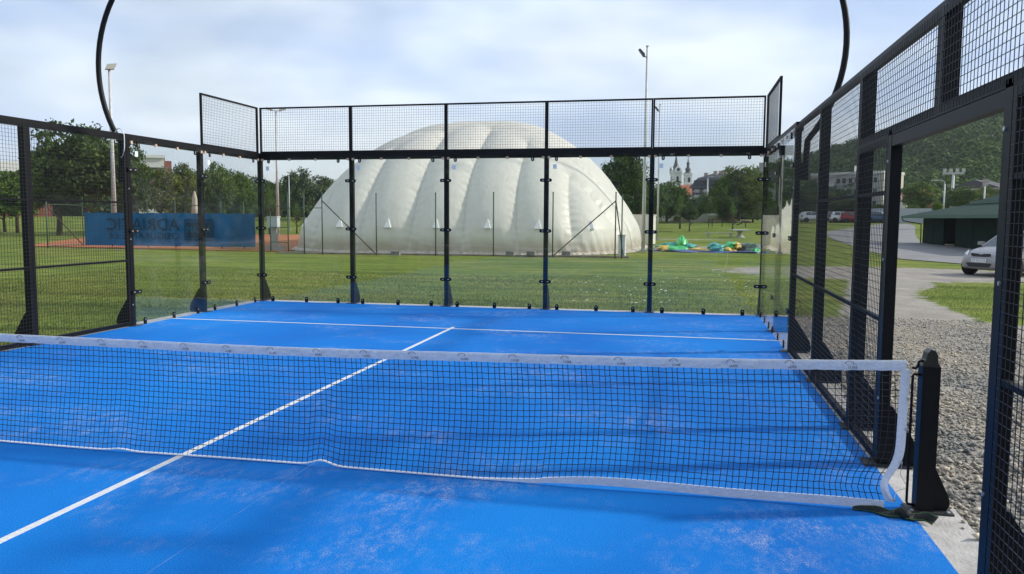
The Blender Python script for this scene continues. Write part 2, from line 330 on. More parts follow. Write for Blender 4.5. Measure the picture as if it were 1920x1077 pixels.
# local wall frame: x along wall, y outward (away from the court), z up. The inside face of the wall is y=0.
def wall_post(root,x,h,w=.085,d=.085,y0=.03,bolts=()):
    p=MB().box(x-w/2,x+w/2,y0,y0+d,.005,h).build('post',STEEL,root)
    link('gusset',GU,p,(x,y0+d+.0005,.02)); link('base_plate',BP,p,(x,y0+.0,.005))
    for z in bolts: link('bolt',BT,p,(x+random.choice((-1,1))*.022,y0,z))
    return p
def glass_panel(root,x0,x1,sticker=True,z1=2.985):
    g=MB().box(x0+.004,x1-.004,0,.012,.012,z1).build('glass_panel',GLASS,root)
    L=x1-x0
    for fx in (.12,.5,.85): 
        o=link('floor_bracket',FB,root,(x0+L*fx,-.0008,.009)); link('bolt',FBB,o)
    for fx in (.1,.87):
        o=link('hanger',HG,root,(x0+L*fx,-.0008,2.95)); link('hanger_slot',HS,o)
    for fx in (.028,.33,.62,.972): link('spacer',SP,g,(x0+L*fx,-.0065,2.955))
    if sticker: link('sticker',STK,g,(x0+L*.085,-.0006,2.80))
def clamps(root,x,zs=(.55,1.53,2.5),w=1):
    for z in zs:
        o=link('clamp',CL,root,(x,-.0008,z)); link('clamp_slot',CS,o)
def mesh_panel(root,x0,x1,z0,z1,fr=.045,name='mesh_panel',rails=(),low=None):
    mb=MB().box(x0,x1,.012,.05,z1-fr,z1).box(x0,x1,.012,.05,z0,z0+(low or fr)).box(x0,x0+fr,.0125,.0495,z0+(low or fr),z1-fr).box(x1-fr,x1,.0125,.0495,z0+(low or fr),z1-fr)
    p=mb.build(name,STEEL,root)
    for z in rails: MB().box(x0+fr,x1-fr,.014,.044,z-.015,z+.015).build('rail',STEEL,p)
    w=MB(); wire_mesh(w,x0+.01,x1-.01,z0+.01,z1-.01,.006,'x'); stuff(w.build('wire_grid',WIRE,p)); return p
# ---- back wall (local x = world x, y out = world +y)
bw=thing('glass_back_wall','black steel back wall with five glass panels below and wire mesh on top','court wall',(0,10,0))
for i,x in enumerate((-5,-3,-1,1,3,5)):
    w=.085
    wall_post(bw,x+(.0 if abs(x)<5 else (-.035 if x<0 else .035)),2.93,w,.08)
    clamps(bw,x)
for x in (-5,-3,-1,1,3): glass_panel(bw,x,x+2)
MB().box(-5.09,5.09,.014,.13,2.935,3.075).build('beam',STEEL,bw)
for x in (-5,-3,-1,1,3): mesh_panel(bw,x+.002,x+1.998,3.077,4.0,.03)
# ---- side walls
def side(name,label,sgn):
    # local x runs along +y(world)*? : for the right wall local x = -world y ... outward = +world x
    root=thing(name,label,'court wall',(sgn*5,0,0),-math.pi/2 if sgn>0 else math.pi/2)
    # right: local x -> world -y, local y -> world +x ; left: local x -> world +y, local y -> world -x
    q=-1 if sgn>0 else 1
    def seg(a,b): return tuple(sorted((q*a,q*b)))
    for a,b in ((10,8),(8,6)): glass_panel(root,*seg(a-(.0 if a<10 else .013),b))
    MB().box(*seg(10,5.95),.014,.11,2.94,3.06).build('beam',STEEL,root)
    mesh_panel(root,*seg(9.985,8),3.062,4.0,.032)
    wall_post(root,q*8,2.935); clamps(root,q*8)
    wall_post(root,q*6,3.0,.09,.075,.012,(.35,1.4,2.2,2.85)); 
    for z in (.55,1.53,2.5):
        o=link('clamp',CL,root,(q*6.06,-.0008,z)); link('clamp_slot',CS,o)
    mesh_panel(root,*seg(5.945,4.0),.02,3.0,.05,rails=(1.06,1.98),low=.06)
    wall_post(root,q*4,3.0,.09,.065,.052,(.5,1.3,2.3,2.9))
    mesh_panel(root,*seg(3.998,2.0),.02,3.0,.05,rails=(1.06,1.98),low=.06)
    wall_post(root,q*1.99,3.0,.12,.07,.052,(.6,1.2,2.2,2.9))
    # door bay: posts, lintel and two L shaped mesh fields
    for s in (1,-1):
        c=-.12
        y_post=c+s*1.06; y_far=1.998 if s>0 else -2.238
        wall_post(root,q*y_post,2.42,.09,.075,.012,(.5,1.5,2.2))
        mesh_panel(root,*seg(y_far,y_post+s*.052),.02,2.38,.05,rails=(1.06,1.98),low=.06,name='mesh_panel')
        mesh_panel(root,*seg(y_far,c+s*.003),2.382,3.0,.06)
    MB().box(*seg(c+1.06-.05,c-1.06+.05),.014,.075,2.30,2.378).build('door_lintel',STEEL,root)
    MB().box(*seg(c+.05,c-.05),.052,.11,2.382,3.04).build('lintel_post',STEEL,root)
    ends=(-2.24,-4.24,-6.24,-8.24) if sgn>0 else (-2.24,-4.24)
    for a,b in zip(ends[:-1],ends[1:]):
        wall_post(root,q*(a),3.0,.12,.09,.052)
        mesh_panel(root,*seg(a-.002,b),.02,3.0,.05,rails=(1.06,1.98),low=.06)
    wall_post(root,q*ends[-1],3.0,.12,.09,.052)
    e=ends[-1]
    MB().box(*seg(5.945,e),.052,.09,3.002,3.06).build('beam',STEEL,root)
    return root
rw=side('court_side_wall','black side wall right of the net with door opening, wire mesh and glass end',1)
lw=side('court_side_wall','black side wall left of the court with wire mesh bays and two glass panels',-1)
# ---- curved light poles
def arc_pole(sgn,label,ex,zc):
    root=thing('curved_light_pole',label,'light pole',(sgn*5.12,6.0,2.3),0,'curved light poles on the side walls')
    Rr=2.05; cx=ex-Rr
    pts=[]
    for a in np.linspace(-42,150,48): pts.append((sgn*(cx+Rr*math.cos(R(a)))-sgn*5.12,.0,zc+Rr*math.sin(R(a))-2.3))
    p0=pts[0]; pts=[(sgn*.035,0,.0),(sgn*.035,0,.15)]+[p for p in pts if p[0]*sgn>.02 or p[2]>1.5]
    MB().tube(pts,.04,12).build('tube',STEEL,root,True)
    MB().box(-.06,.06,-.05,.05,0,.22).build('bracket',STEEL,root)
    e=pts[-1]; MB().box(e[0]-.2,e[0]+.2,-.16,.16,e[2]-.07,e[2]).build('lamp_head',STEEL,root)
    if sgn<0:
        MB().tube([(-.05,-.1,.70),(-.03,-.11,.78),(.02,-.12,.83),(.07,-.12,.83),(.11,-.12,.79),(.125,-.11,.72),(.115,-.1,.55),(.09,-.1,.42),(.05,-.1,.38)],.008,8).build('cable',WHITE,root,True)
arc_pole(-1,'curved black light pole rising from the left side wall',5.50,4.08)
arc_pole(1,'curved black light pole rising from the right side wall',5.60,4.08)
# ================================================================== NET
net=thing('padel_net','black mesh padel net with white tape and loose white bottom band','net',(0,0,.0125))
def ztop(x): return .835+.085*(x/5)**2
def zbot(x):
    z=.004+.035*math.exp(-((x-1.12)/.09)**2)+.014*math.exp(-((x+.5)/.1)**2)
    if x>2.7: z=.008+.010*math.sin((x-2.6)*3.0)*math.sin((x-2.6)*1.3+.6)
    return max(z,.003)
def yoff(x,t): # t 0 bottom .. 1 top
    return -.07*max(0,1-t)**1.5+.012*math.sin(x*2.1+t*3)
BH=.05
def band_h(x): return BH*ss(2.2,3.2,x)+.006
def nlow(x): return zbot(x)+band_h(x)
XE=4.93
def xr(x,t): # side sag of the right end
    k=ss(4.2,4.93,x); return x-k*(.075*math.exp(-((t-.12)/.15)**2)+.035*(1-t))+ (.035*math.sin((1-t)*2.4) if x<4.2 else .035*math.sin((1-t)*2.4)*(1-k)) *0
def npnt(x,t):
    z0=nlow(x); z1=ztop(x)-.055
    return (xr(x,t),yoff(x,t),z0+(z1-z0)*t)
def strand(mb,pts,r): mb.tube(pts,r,4,cap=False)
def build_net():
    mb=MB(); step=.0395
    nxs=int((XE+4.93)/step); rows=19
    for i in range(nxs+1):
        x=-4.93+i*(XE+4.93)/nxs; jx=.006*math.sin(i*1.7)
        strand(mb,[npnt(x+jx*math.sin(5*t)+.02*math.sin(3.1*t)*(1 if x>1 else .4),t) for t in np.linspace(-.005,1.01,12)],.0024)
    for j in range(1,rows):
        t=j/rows
        strand(mb,[(lambda p:(p[0],p[1],p[2]+.0022*math.sin(x*71+j)+.002*math.sin(x*3.3+j*2)))(npnt(x,t)) for x in np.linspace(-4.93,XE,190)],.0024)
    stuff(mb.build('net_mesh',CORD,net))
    def ribbon(name,fn,n,th=.004,m=TAPE):
        vs=[];fs=[]
        for i in range(n+1):
            pts=fn(i/n); k=len(pts); vs+=pts
        for i in range(n):
            for a in range(k): fs.append((i*k+a,(i+1)*k+a,(i+1)*k+(a+1)%k,i*k+(a+1)%k))
        fs+=[tuple(range(k)),tuple(n*k+a for a in range(k))[::-1]]
        return MB().add(vs,fs).build(name,m,net,False,True)
    def tape(s):
        x=-4.95+9.9*s; z=ztop(x); w=.0018*math.sin(x*23)+.0016*math.sin(x*57+1)+.0012*math.sin(x*91); y=yoff(x,1)+w
        return [(x,y-.006,z-.062+.5*w),(x,y-.0075+.7*w,z-.04),(x,y-.007,z-.012),(x,y-.003,z),(x,y+.003,z),(x,y+.007,z-.012),(x,y+.0075,z-.04),(x,y+.006,z-.062)]
    tp=ribbon('top_tape',tape,420)
    def bband(s):
        x=-4.93+(XE+4.93)*s; h=band_h(x); z=zbot(x); y=yoff(x,0); xx=xr(x,0)-.015*ss(4.6,4.93,x); f=1-ss(2.2,3.2,x)
        return [(xx,y-.004-.002*f,z),(xx,y-.004-.0*f,z+h),(xx,y+.004+.006*f,z+h+.002*f),(xx,y+.004+.012*f,z+.001)]
    ribbon('bottom_band',bband,300)
    def sband(s):
        t=1-s*1.0; p=npnt(XE,t); z=p[2]+ (ztop(XE)-.06-p[2])*0; y=p[1]
        w=.045-.012*math.exp(-((t-.12)/.08)**2); tw=.02*math.exp(-((t-.06)/.08)**2)
        return [(p[0]-.008,y-.005,z),(p[0]+w*.5,y-.007-tw,z),(p[0]+w,y-.004-tw,z),(p[0]+w,y+.004-tw,z),(p[0]+w*.5,y+.006,z),(p[0]-.008,y+.004,z)]
    sb=ribbon('side_band',sband,40)
    GR=MB().lathe([(.009,-.002),(.009,.002)],10).mesh('grommet',BOLT)
    for t in (.02,.3,.55,.78):
        p=npnt(XE,t); link('grommet',GR,sb,(p[0]+.042,p[1]-.012-(.02 if t<.1 else 0),p[2]),(math.pi/2,0,0))
    logo=text_mesh('LUXE',.022,INK,'print')
    arc=MB()
    pa=[(.027*math.cos(q)*1.0-.008,.012+.021*math.sin(q)) for q in np.linspace(.15,math.pi-.05,9)]; pb=[(.024*math.cos(q)-.008,.011+.0195*math.sin(q)) for q in np.linspace(.15,math.pi-.05,9)]
    arcm=MB().add([(a,b,0) for a,b in pa]+[(a,b,0) for a,b in pb],[(i,i+1,10+i,9+i) for i in range(8)]).mesh('print',INK)
    k=0; x=-4.6
    while x<4.7:
        for me,dx,dz in ((logo,.012,-.012),(arcm,0,-.004)):
            link('print',me,tp,(x+dx,yoff(x,1)-.0125,ztop(x)-.032+dz),(math.pi/2,0,0))
        x+=.355
    # lacing from the side band to the rod
    cw=mat('cord_white',(.6,.58,.54),.8)
    for t,tz in ((.97,.88),(.55,.47),(.3,.12),(.02,.13)):
        p=npnt(XE,t); MB().tube([(p[0]+.05,p[1]-.004,p[2]),((p[0]+5.0)/2,-.004,(p[2]+tz)/2-.004),(4.995,0,tz)],.0016,5).build('lacing_cord',cw,net)
build_net()
def net_post(sgn,label):
    r=thing('net_post',label,'net post',(sgn*5.08,0,.004),0 if sgn>0 else math.pi,'net posts')
    MB().box(-.05,.05,-.05,.05,.014,.90).build('post',STEEL,r)
    MB().prism([(-.05,.901),(.05,.901),(.034,.93),(.03,.975),(.016,1.0),(-.008,1.005),(-.026,.985),(-.034,.945)],1,-.045,.045).build('cap',mat('cap_black',(.015,.015,.015),.3),r,False,True)
    MB().box(-.10,.16,-.075,.075,0,.013).build('base_plate',MATS['base_plate_steel'],r)
    MB().prism([(.0505,.014),(.13,.014),(.148,.05),(.14,.1),(.06,.27),(.0505,.30)],1,-.02,.02).build('gusset',STEEL,r,False,True)
    MB().tube([(-.05,0,.845),(-.085,0,.845),(-.092,0,.835),(-.092,0,.05),(-.085,0,.035),(-.05,0,.03)],.008,8).build('rod',STEEL,r,True)
    MB().tube([(-.04,0,.93),(-.062,0,.925),(-.066,0,.895),(-.078,0,.882),(-.098,0,.885)],.008,8).build('hook',STEEL,r,True)
    for x in (-.075,.13): MB().lathe([(.012,.0135),(.012,.02),(.005,.022)],8,(x,-.055,0)).build('bolt',BOLT,r)
net_post(1,'square black net post with gusset bolted beside the doorway')
net_post(-1,'square black net post at the far left end of the net')
def strap():
    r=thing('black_strap','black strap with green edge stripes crumpled at the foot of the net post','strap',(4.85,-.12,.012))
    path=[(-.19,.03,.006),(-.08,.0,.016),(0,-.04,.025),(.06,-.05,.05),(.09,-.08,.035),(.14,-.07,.05),(.19,-.09,.03),(.23,-.14,.01)]
    pts=[]; 
    for a,b in zip(path[:-1],path[1:]):
        for t in np.linspace(0,1,6)[:-1]: pts.append(Vector(a).lerp(Vector(b),t))
    pts.append(Vector(path[-1])); n=len(pts)
    for name,o0,o1,m,up in (('webbing',-.04,.04,mat('webbing_black',(.01,.012,.012),.8),0),('stripe',-.032,-.0295,mat('stripe_green',(.07,.24,.05),.7),.0022),('stripe',.0295,.032,MATS.get('stripe_green'),.0022)):
        vs=[];fs=[]
        for i,p in enumerate(pts):
            d=(pts[min(i+1,n-1)]-pts[max(i-1,0)]); d.z=0; d.normalize(); hz=d.cross(Vector((0,0,1))); an=.75+.45*math.sin(i*.45)
            for q_,h in ((o0,up),(o1,up),(o1,up+.002),(o0,up+.002)):
                zz=.003+(.04-q_)*math.sin(an)*.95*min(1,.25+i/14)*.75+h*math.cos(an); qv=Vector((p.x,p.y,0))+hz*(q_*math.cos(an)+h*math.sin(an)); vs.append((qv.x,qv.y,zz))
        for i in range(n-1):
            for a in range(4): fs.append((i*4+a,i*4+(a+1)%4,i*4+4+(a+1)%4,i*4+4+a))
        MB().add(vs,fs).build(name,m if m else MATS['stripe_green'],r,True,True)
    MB().tube([(.05,-.06,.02),(.075,-.03,.035),(.1,-.07,.03),(.06,-.08,.02)],.024,8).build('knot',MATS['webbing_black'],r,True)
strap()
# ================================================================== AIR DOME
def dome():
    A,B,H=9.2,16.4,8.15; rz=.07; c=Vector((-9.14,48.75,-.03))
    root=thing('air_dome','large white inflated air dome with ribbed lobes','air dome',c,rz)
    nt,nf=700,170; V=[];F=[]
    def sp(v,e): return math.copysign(abs(v)**e,v)
    P0=np.zeros((nf+1,nt,3))
    td=np.linspace(0,2*math.pi,20001); px_=A*np.sign(np.cos(td))*np.abs(np.cos(td))**.35; py_=B*np.sign(np.sin(td))*np.abs(np.sin(td))**.694
    sl_=np.concatenate([[0],np.cumsum(np.hypot(np.diff(px_),np.diff(py_))*np.where(py_[1:]<-9,3.,1.))]); thu=np.interp(np.linspace(0,sl_[-1],nt+1)[:-1],sl_,td)
    for j in range(nf+1):
        ph=math.pi/2*(j/nf); cf=max(0,math.cos(ph))**1.19; sf=math.sin(ph)**1.062
        for i in range(nt):
            th=thu[i]; P0[j,i]=(A*sp(math.cos(th),.35)*cf,B*sp(math.sin(th),.694)*cf,H*sf)
    du=np.roll(P0,-1,1)-np.roll(P0,1,1); dv=np.gradient(P0,axis=0); n=np.cross(du,dv); n/=np.linalg.norm(n,axis=2,keepdims=True)+1e-9
    x,y,z=P0[...,0],P0[...,1],P0[...,2]
    def pil(t,per): f=(t/per)%1.0; return 1-np.abs(2*f-1)**2.3
    df=B-np.abs(y); ds=A-np.abs(x); wf=1/(1+np.exp((df-ds)*3.0-1.5))
    b=wf*pil(x+1.5,2.5)+(1-wf)*pil(y,2.6)
    amp=.31*np.clip(z/1.2,0.12,1)*np.clip((H*1.03-z)/1.2,.25,1)
    fl=wf*np.abs(((x+1.5)/2.5)%1-.5)+(1-wf)*np.abs((y/2.6)%1-.5)  # .5 at seams
    wr=.02*np.sin(z*17+3*np.sin(x*1.3+y))*np.clip((fl-.28)/.2,0,1)+.03*np.sin((x+y)*9+2*np.sin(z*2))*np.exp(-z/.6)
    ls=np.where(wf>.5,(.5-np.abs(((x+1.5)/2.5)%1-.5))*2.5,(.5-np.abs((y/2.6)%1-.5))*2.6)   # metres to the nearest seam
    kx=np.floor((x+1.5)/2.5+.5)
    vv=0
    for zc in (2.6,4.4,6.0):
        zz=zc+.35*np.sin(kx*2.1+zc); vv=vv-.04*np.exp(-((z-zz-.42*np.sqrt(ls+.02))/.075)**2)*np.exp(-(ls/.55)**2)
    vv=vv+.012*np.sin(z*38+2*np.sin(ls*5))*np.exp(-(ls/.5)**2)*(np.abs(z-3.5)<2.2)
    seam=np.exp(-(ls/.05)**2)
    Q=P0+n*(b*amp+wr+vv)[...,None]; Q[0,:,2]=0
    Q[...,0]*=1+.085*np.clip(1-Q[...,2]/3.6,0,1)**1.3
    V=Q.reshape(-1,3); F=[(j*nt+i,j*nt+(i+1)%nt,(j+1)*nt+(i+1)%nt,(j+1)*nt+i) for j in range(nf) for i in range(nt)]
    m=bpy.data.materials.new('dome_membrane'); m.use_nodes=True; nt_=m.node_tree; N=nt_.nodes.new; L=nt_.links.new
    bs=nt_.nodes['Principled BSDF']; bs.inputs['Roughness'].default_value=.45
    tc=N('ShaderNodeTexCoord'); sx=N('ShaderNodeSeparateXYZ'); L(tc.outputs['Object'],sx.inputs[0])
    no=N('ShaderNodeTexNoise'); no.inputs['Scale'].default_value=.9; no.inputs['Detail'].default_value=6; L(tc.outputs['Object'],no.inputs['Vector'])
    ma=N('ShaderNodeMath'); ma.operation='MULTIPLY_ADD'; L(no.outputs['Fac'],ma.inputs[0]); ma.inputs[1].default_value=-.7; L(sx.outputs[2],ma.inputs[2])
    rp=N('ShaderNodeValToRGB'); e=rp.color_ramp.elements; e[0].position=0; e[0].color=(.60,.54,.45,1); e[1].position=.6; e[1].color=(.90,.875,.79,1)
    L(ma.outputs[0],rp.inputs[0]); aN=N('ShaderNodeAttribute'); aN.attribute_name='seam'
    s2=N('ShaderNodeMapping'); s2.inputs['Scale'].default_value=(2.2,2.2,.16); L(tc.outputs['Object'],s2.inputs[0]); sn=N('ShaderNodeTexNoise'); sn.inputs['Scale'].default_value=1.5; sn.inputs['Detail'].default_value=5; L(s2.outputs[0],sn.inputs['Vector'])
    sr=N('ShaderNodeValToRGB'); sr.color_ramp.elements[0].position=.35; sr.color_ramp.elements[0].color=(.94,.93,.90,1); sr.color_ramp.elements[1].position=.6; sr.color_ramp.elements[1].color=(1,1,1,1); L(sn.outputs['Fac'],sr.inputs[0])
    m1=N('ShaderNodeMix'); m1.data_type='RGBA'; m1.blend_type='MULTIPLY'; m1.inputs[0].default_value=1; L(rp.outputs[0],m1.inputs[6]); L(sr.outputs[0],m1.inputs[7])
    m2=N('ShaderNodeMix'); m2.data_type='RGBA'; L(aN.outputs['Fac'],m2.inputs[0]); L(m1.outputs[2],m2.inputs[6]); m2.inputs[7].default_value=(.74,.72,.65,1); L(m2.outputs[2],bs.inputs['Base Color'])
    mp=N('ShaderNodeMapping'); mp.inputs['Scale'].default_value=(5,5,.5); L(tc.outputs['Object'],mp.inputs[0]); n2=N('ShaderNodeTexNoise'); n2.inputs['Scale'].default_value=1.2; n2.inputs['Detail'].default_value=4; L(mp.outputs[0],n2.inputs['Vector'])
    bp=N('ShaderNodeBump'); bp.inputs['Strength'].default_value=.35; bp.inputs['Distance'].default_value=.06; L(n2.outputs['Fac'],bp.inputs['Height']); L(bp.outputs[0],bs.inputs['Normal'])
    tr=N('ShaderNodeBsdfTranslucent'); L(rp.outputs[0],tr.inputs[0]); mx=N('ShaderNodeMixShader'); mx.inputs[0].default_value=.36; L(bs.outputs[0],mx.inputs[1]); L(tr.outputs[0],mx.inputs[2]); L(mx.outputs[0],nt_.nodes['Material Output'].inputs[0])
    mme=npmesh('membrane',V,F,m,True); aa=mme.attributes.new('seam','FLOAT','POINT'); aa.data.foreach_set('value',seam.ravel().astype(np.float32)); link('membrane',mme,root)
    # skirt
    sk=[];
    for i in range(nt):
        a=Q[0,i]; d=np.array([a[0],a[1]])/ (math.hypot(a[0],a[1])+1e-9); w=.28+.12*math.sin(i*.9)+.08*math.sin(i*2.3)
        sk+= [(a[0]-d[0]*.1,a[1]-d[1]*.1,.16),(a[0]+d[0]*w*.4,a[1]+d[1]*w*.4,.10+.04*math.sin(i*1.7)),(a[0]+d[0]*w,a[1]+d[1]*w,.03)]
    SF=[(i*3+k,((i+1)%nt)*3+k,((i+1)%nt)*3+k+1,i*3+k+1) for i in range(nt) for k in (0,1)]
    link('skirt',npmesh('skirt',sk,[f[::-1] for f in SF],mat('dome_skirt',(.5,.44,.36),.7,0,.3,3)),root)
    HOOD=MB().add([(-.19,.1,0),(.19,.1,0),(.17,-.16,0),(-.17,-.16,0),(0,.12,.5)],[(0,1,4),(1,2,4),(2,3,4),(3,0,4),(3,2,1,0)]).mesh('vent_hood',mat('hood_white',(.8,.8,.76),.5))
    for k in range(-3,4):
        xx=k*2.5-.25; j=20; i=min(range(nt),key=lambda i:(abs(Q[j,i,0]-xx) if Q[j,i,1]<0 else 99)); p=Q[j,i]; link('vent_hood',HOOD,root,(p[0],p[1]-.02,p[2]-.2))
dome()
# concrete plinth strip with loose blocks along the dome front
struct(MB().prism([(-15.6,30.15),(1.2,31.45),(1.2,31.8),(-15.6,30.5)],2,-.05,.05).build('dome_footing',mat('footing',(.24,.19,.16),.95,0,.4,2)))
BLK=MB().box(-.2,.2,-.1,.1,0,.18).mesh('concrete_block',mat('block_grey',(.2,.19,.18),.95,0,.3,6))
for u,wd in ((742,'leftmost of the four'),(957,'left of a pair'),(996,'right of a pair'),(1062,'nearest the long brace foot')):
    p=onz(u,479,.05); tag(link('concrete_block',BLK,None,(p[0],p[1],.05),(0,0,random.uniform(-.2,.2))),'small grey concrete block lying on the dome footing, '+wd,'block','blocks along the dome')
# ---- fence posts in front of the dome
def fpost(u,vtop,vbase,label,r=.03,m=GREENPOST,y=None):
    b=onz(u,vbase+(3 if u>560 else 0),0); d=math.hypot(b[0]-CAM[0],b[1]-CAM[1]); t=at(u,vtop,d)
    o=thing('fence_post',label,'fence post',(b[0],b[1],-.03),0,'fence posts round the tennis courts')
    MB().tube([(0,0,0),(0,0,t[2]+.03)],r,8).build('shaft',m,o,True)
    MB().lathe([(r*1.15,t[2]+.03),(r*1.15,t[2]+.055),(r*.5,t[2]+.075)],8).build('cap',m,o)
    return o,Vector((b[0],b[1],-.03)),t[2]+.03
def brace(o,base,u,v0,v1,w,D0=None):
    pass
FP={}
for u,vt,vb,l in ((571,363,473,'thin green fence post left of the dome edge'),(605,362,474,'green fence post holding the brace at the left of the dome'),(706,364,475,'thin green fence post at the foot of the left brace'),(817,363,476,'thin green fence post before the dome, between brace foot and dome middle'),(925,362,477,'thin green fence post before the middle of the dome'),(1036,362,479,'thin green fence post at the foot of the long right brace'),(1153,362,481,'green corner fence post holding two braces at the dome right end'),(1165,366,481,'thin green fence post beside the grey cabinet')):
    FP[u]=fpost(u,vt,vb,l)
def add_brace(ua,ub,frac=.9):
    o,b,h=FP[ua]; q=FP[ub][1]-b
    MB().tube([(0,-.03,h*frac),(q.x,q.y-.03,.05)],.028,6).build('brace',RUSTPOST,o)
add_brace(605,706,.88); add_brace(1153,1036,.88)
o,b,h=FP[1153]; MB().tube([(0,.03,h*.88),(.28,1.2,.05)],.028,6).build('brace',RUSTPOST,o)
# ---- left fence with rails, gate and banner
L0=onz(90,466,0); 
for u,vt,vb,l in ((90,378,465,'dark fence post with brace left of the blue banner'),(157,371,461,'pale green fence post at the left end of the blue banner'),(211,373,463,'thin fence post behind the word end of the banner'),(278,376,464,'fence post behind the banner left of the glass post'),(330,377,465,'fence post behind the banner between lettering and emblem'),(416,378,467,'fence post behind the banner right of the emblem'),(458,380,467,'fence post behind the banner near its right end'),(493,378,470,'green fence post at the right end of the blue banner'),(508,398,471,'short dark gate post left of the meter box'),(541,362,473,'pale green fence post right of the meter box')):
    FP[u]=fpost(u,vt,vb,l)
    if u not in (508,):
        pass
def rail(ua,ub,z,name='rail',r=.02):
    o,b,h=FP[ua]; q=FP[ub][1]-b; MB().tube([(0,0,z),(q.x,q.y,z)],r,6).build(name,GREENPOST,o)
rail(90,157,2.35); rail(157,278,2.35); rail(278,416,2.35); rail(416,493,2.2); rail(493,541,2.3); rail(541,605,2.2)
rail(508,541,1.25); rail(508,541,.5); rail(90,157,.12)
o,b,h=FP[90]; q=FP[157][1]-b; MB().tube([(0,-.03,2.3),(q.x,q.y-.03,.05)],.03,6).build('brace',RUSTPOST,o)
# chain link as fine wire
def chain(ua,ub,z0,z1):
    o,b,h=FP[ua]; q=FP[ub][1]-b; mb=MB(); n=int(q.length/.16); r=.003
    for i in range(-int((z1-z0)/.16),n):
        for sg in (1,-1):
            a0=i*.16; pts=[]
            x0,x1=a0,a0+(z1-z0)
            lo,hi=max(0,x0),min(q.length,x1)
            if hi<=lo: continue
            za=z0+(lo-x0) if sg>0 else z1-(lo-x0); zb=z0+(hi-x0) if sg>0 else z1-(hi-x0)
            mb.tube([(q.x*lo/q.length,q.y*lo/q.length,za),(q.x*hi/q.length,q.y*hi/q.length,zb)],r,3,cap=False)
    stuff(mb.build('chain_link',mat('chain_green',(.06,.09,.07),.6),o))
for a,b_ in ((90,157),(157,278),(278,416),(416,493),(493,541)): chain(a,b_,.05,2.9)
def banner():
    a=onz(163,464,0); b=onz(481,468,0); a=Vector((a[0],a[1],0)); b=Vector((b[0],b[1],0)); d=b-a; Lb=d.length; rz=math.atan2(d.y,d.x)
    z0=.12; z1=at(163,399,math.hypot(a.x-CAM[0],a.y-CAM[1]))[2]
    root=thing('banner','blue mesh banner with mirrored dark lettering and square emblem on the fence','banner',a-Vector((0,.12,0)),rz)
    m=mat('banner_blue',(.012,.13,.30),.75,0,.22,.8,.15,5,trans=.12)
    n=60; V=[];F=[]
    for i in range(n+1):
        for k in range(9):
            t=k/8; V.append((Lb*i/n,.05*math.sin(i*.55+t*2)*math.sin(math.pi*t)+.02*math.sin(i*1.9),z0+(z1-z0)*t+.02*math.cos(i*1.05)*(1 if k==8 else 0)))
    F=[(i*9+k,(i+1)*9+k,(i+1)*9+k+1,i*9+k+1) for i in range(n) for k in range(8)]
    sh=link('sheet',npmesh('sheet',V,F,m,True),root)
    pr=mat('banner_print',(.008,.045,.085),.8)
    def X(u): # pixel to local x
        return Lb*(u-163)/(481-163)*(1)
    def place(me,u,z,sx): link('print',me,sh,(X(u),-.075,z),(math.pi/2,0,0),(sx,1,1))
    zm=(z0+z1)/2
    t1=text_mesh('ADRIATIC',.92,pr,'print'); w=max(v.co.x for v in t1.vertices)*2; place(t1,275,z0+(z1-z0)*.635,-(X(343)-X(208))/w)
    t2=text_mesh('OSIGURANJE',.5,pr,'print'); w=max(v.co.x for v in t2.vertices)*2; place(t2,290,z0+(z1-z0)*.30,-(X(343)-X(237))/w)
    t4=text_mesh('d.d.',.5,pr,'print'); w=max(v.co.x for v in t4.vertices)*2; place(t4,220,z0+(z1-z0)*.30,-(X(230)-X(210))/w)
    ex0,ex1=X(353),X(407); ez0,ez1=z0+(z1-z0)*.18,z0+(z1-z0)*.82; y=-.075
    fr=MB()
    for q in ((ex0,ex1,ez0,ez0+.06),(ex0,ex1,ez1-.06,ez1),(ex0,ex0+.06,ez0+.06,ez1-.06),(ex1-.06,ex1,ez0+.06,ez1-.06)): fr.box(q[0],q[1],y-.002,y+.002,q[2],q[3])
    fr.build('emblem_frame',pr,sh); MB().box(ex0+.14,ex1-.14,y-.002,y+.002,ez0+.16,ez1-.16).build('emblem',pr,sh)
    t3=text_mesh('AGRAM',.5,mat('banner_print_light',(.02,.15,.28),.8),'print'); w=max(v.co.x for v in t3.vertices)*2; link('print',t3,sh,((ex0+ex1)/2,y-.006,(ez0+ez1)/2),(math.pi/2,0,0),(-(ex1-ex0-.35)/w,1,1))
banner()
# meter box on a post
p=onz(515,470,0); r=thing('meter_box','white meter box on a grey post by the clay court','box',(p[0],p[1],-.03)); s=44/1497
MB().box(-.16,.16,-.1,.1,0,1.2).build('pillar',CONC,r); MB().box(-.3,.26,-.18,.14,1.2,1.75).build('cabinet',mat('box_grey',(.6,.63,.66),.5),r); MB().box(-.33,.29,-.2,.16,1.751,1.79).build('lid',WHITE,r); MB().box(-.4,.5,-.15,.25,0,.28).build('plinth',CONC,r)
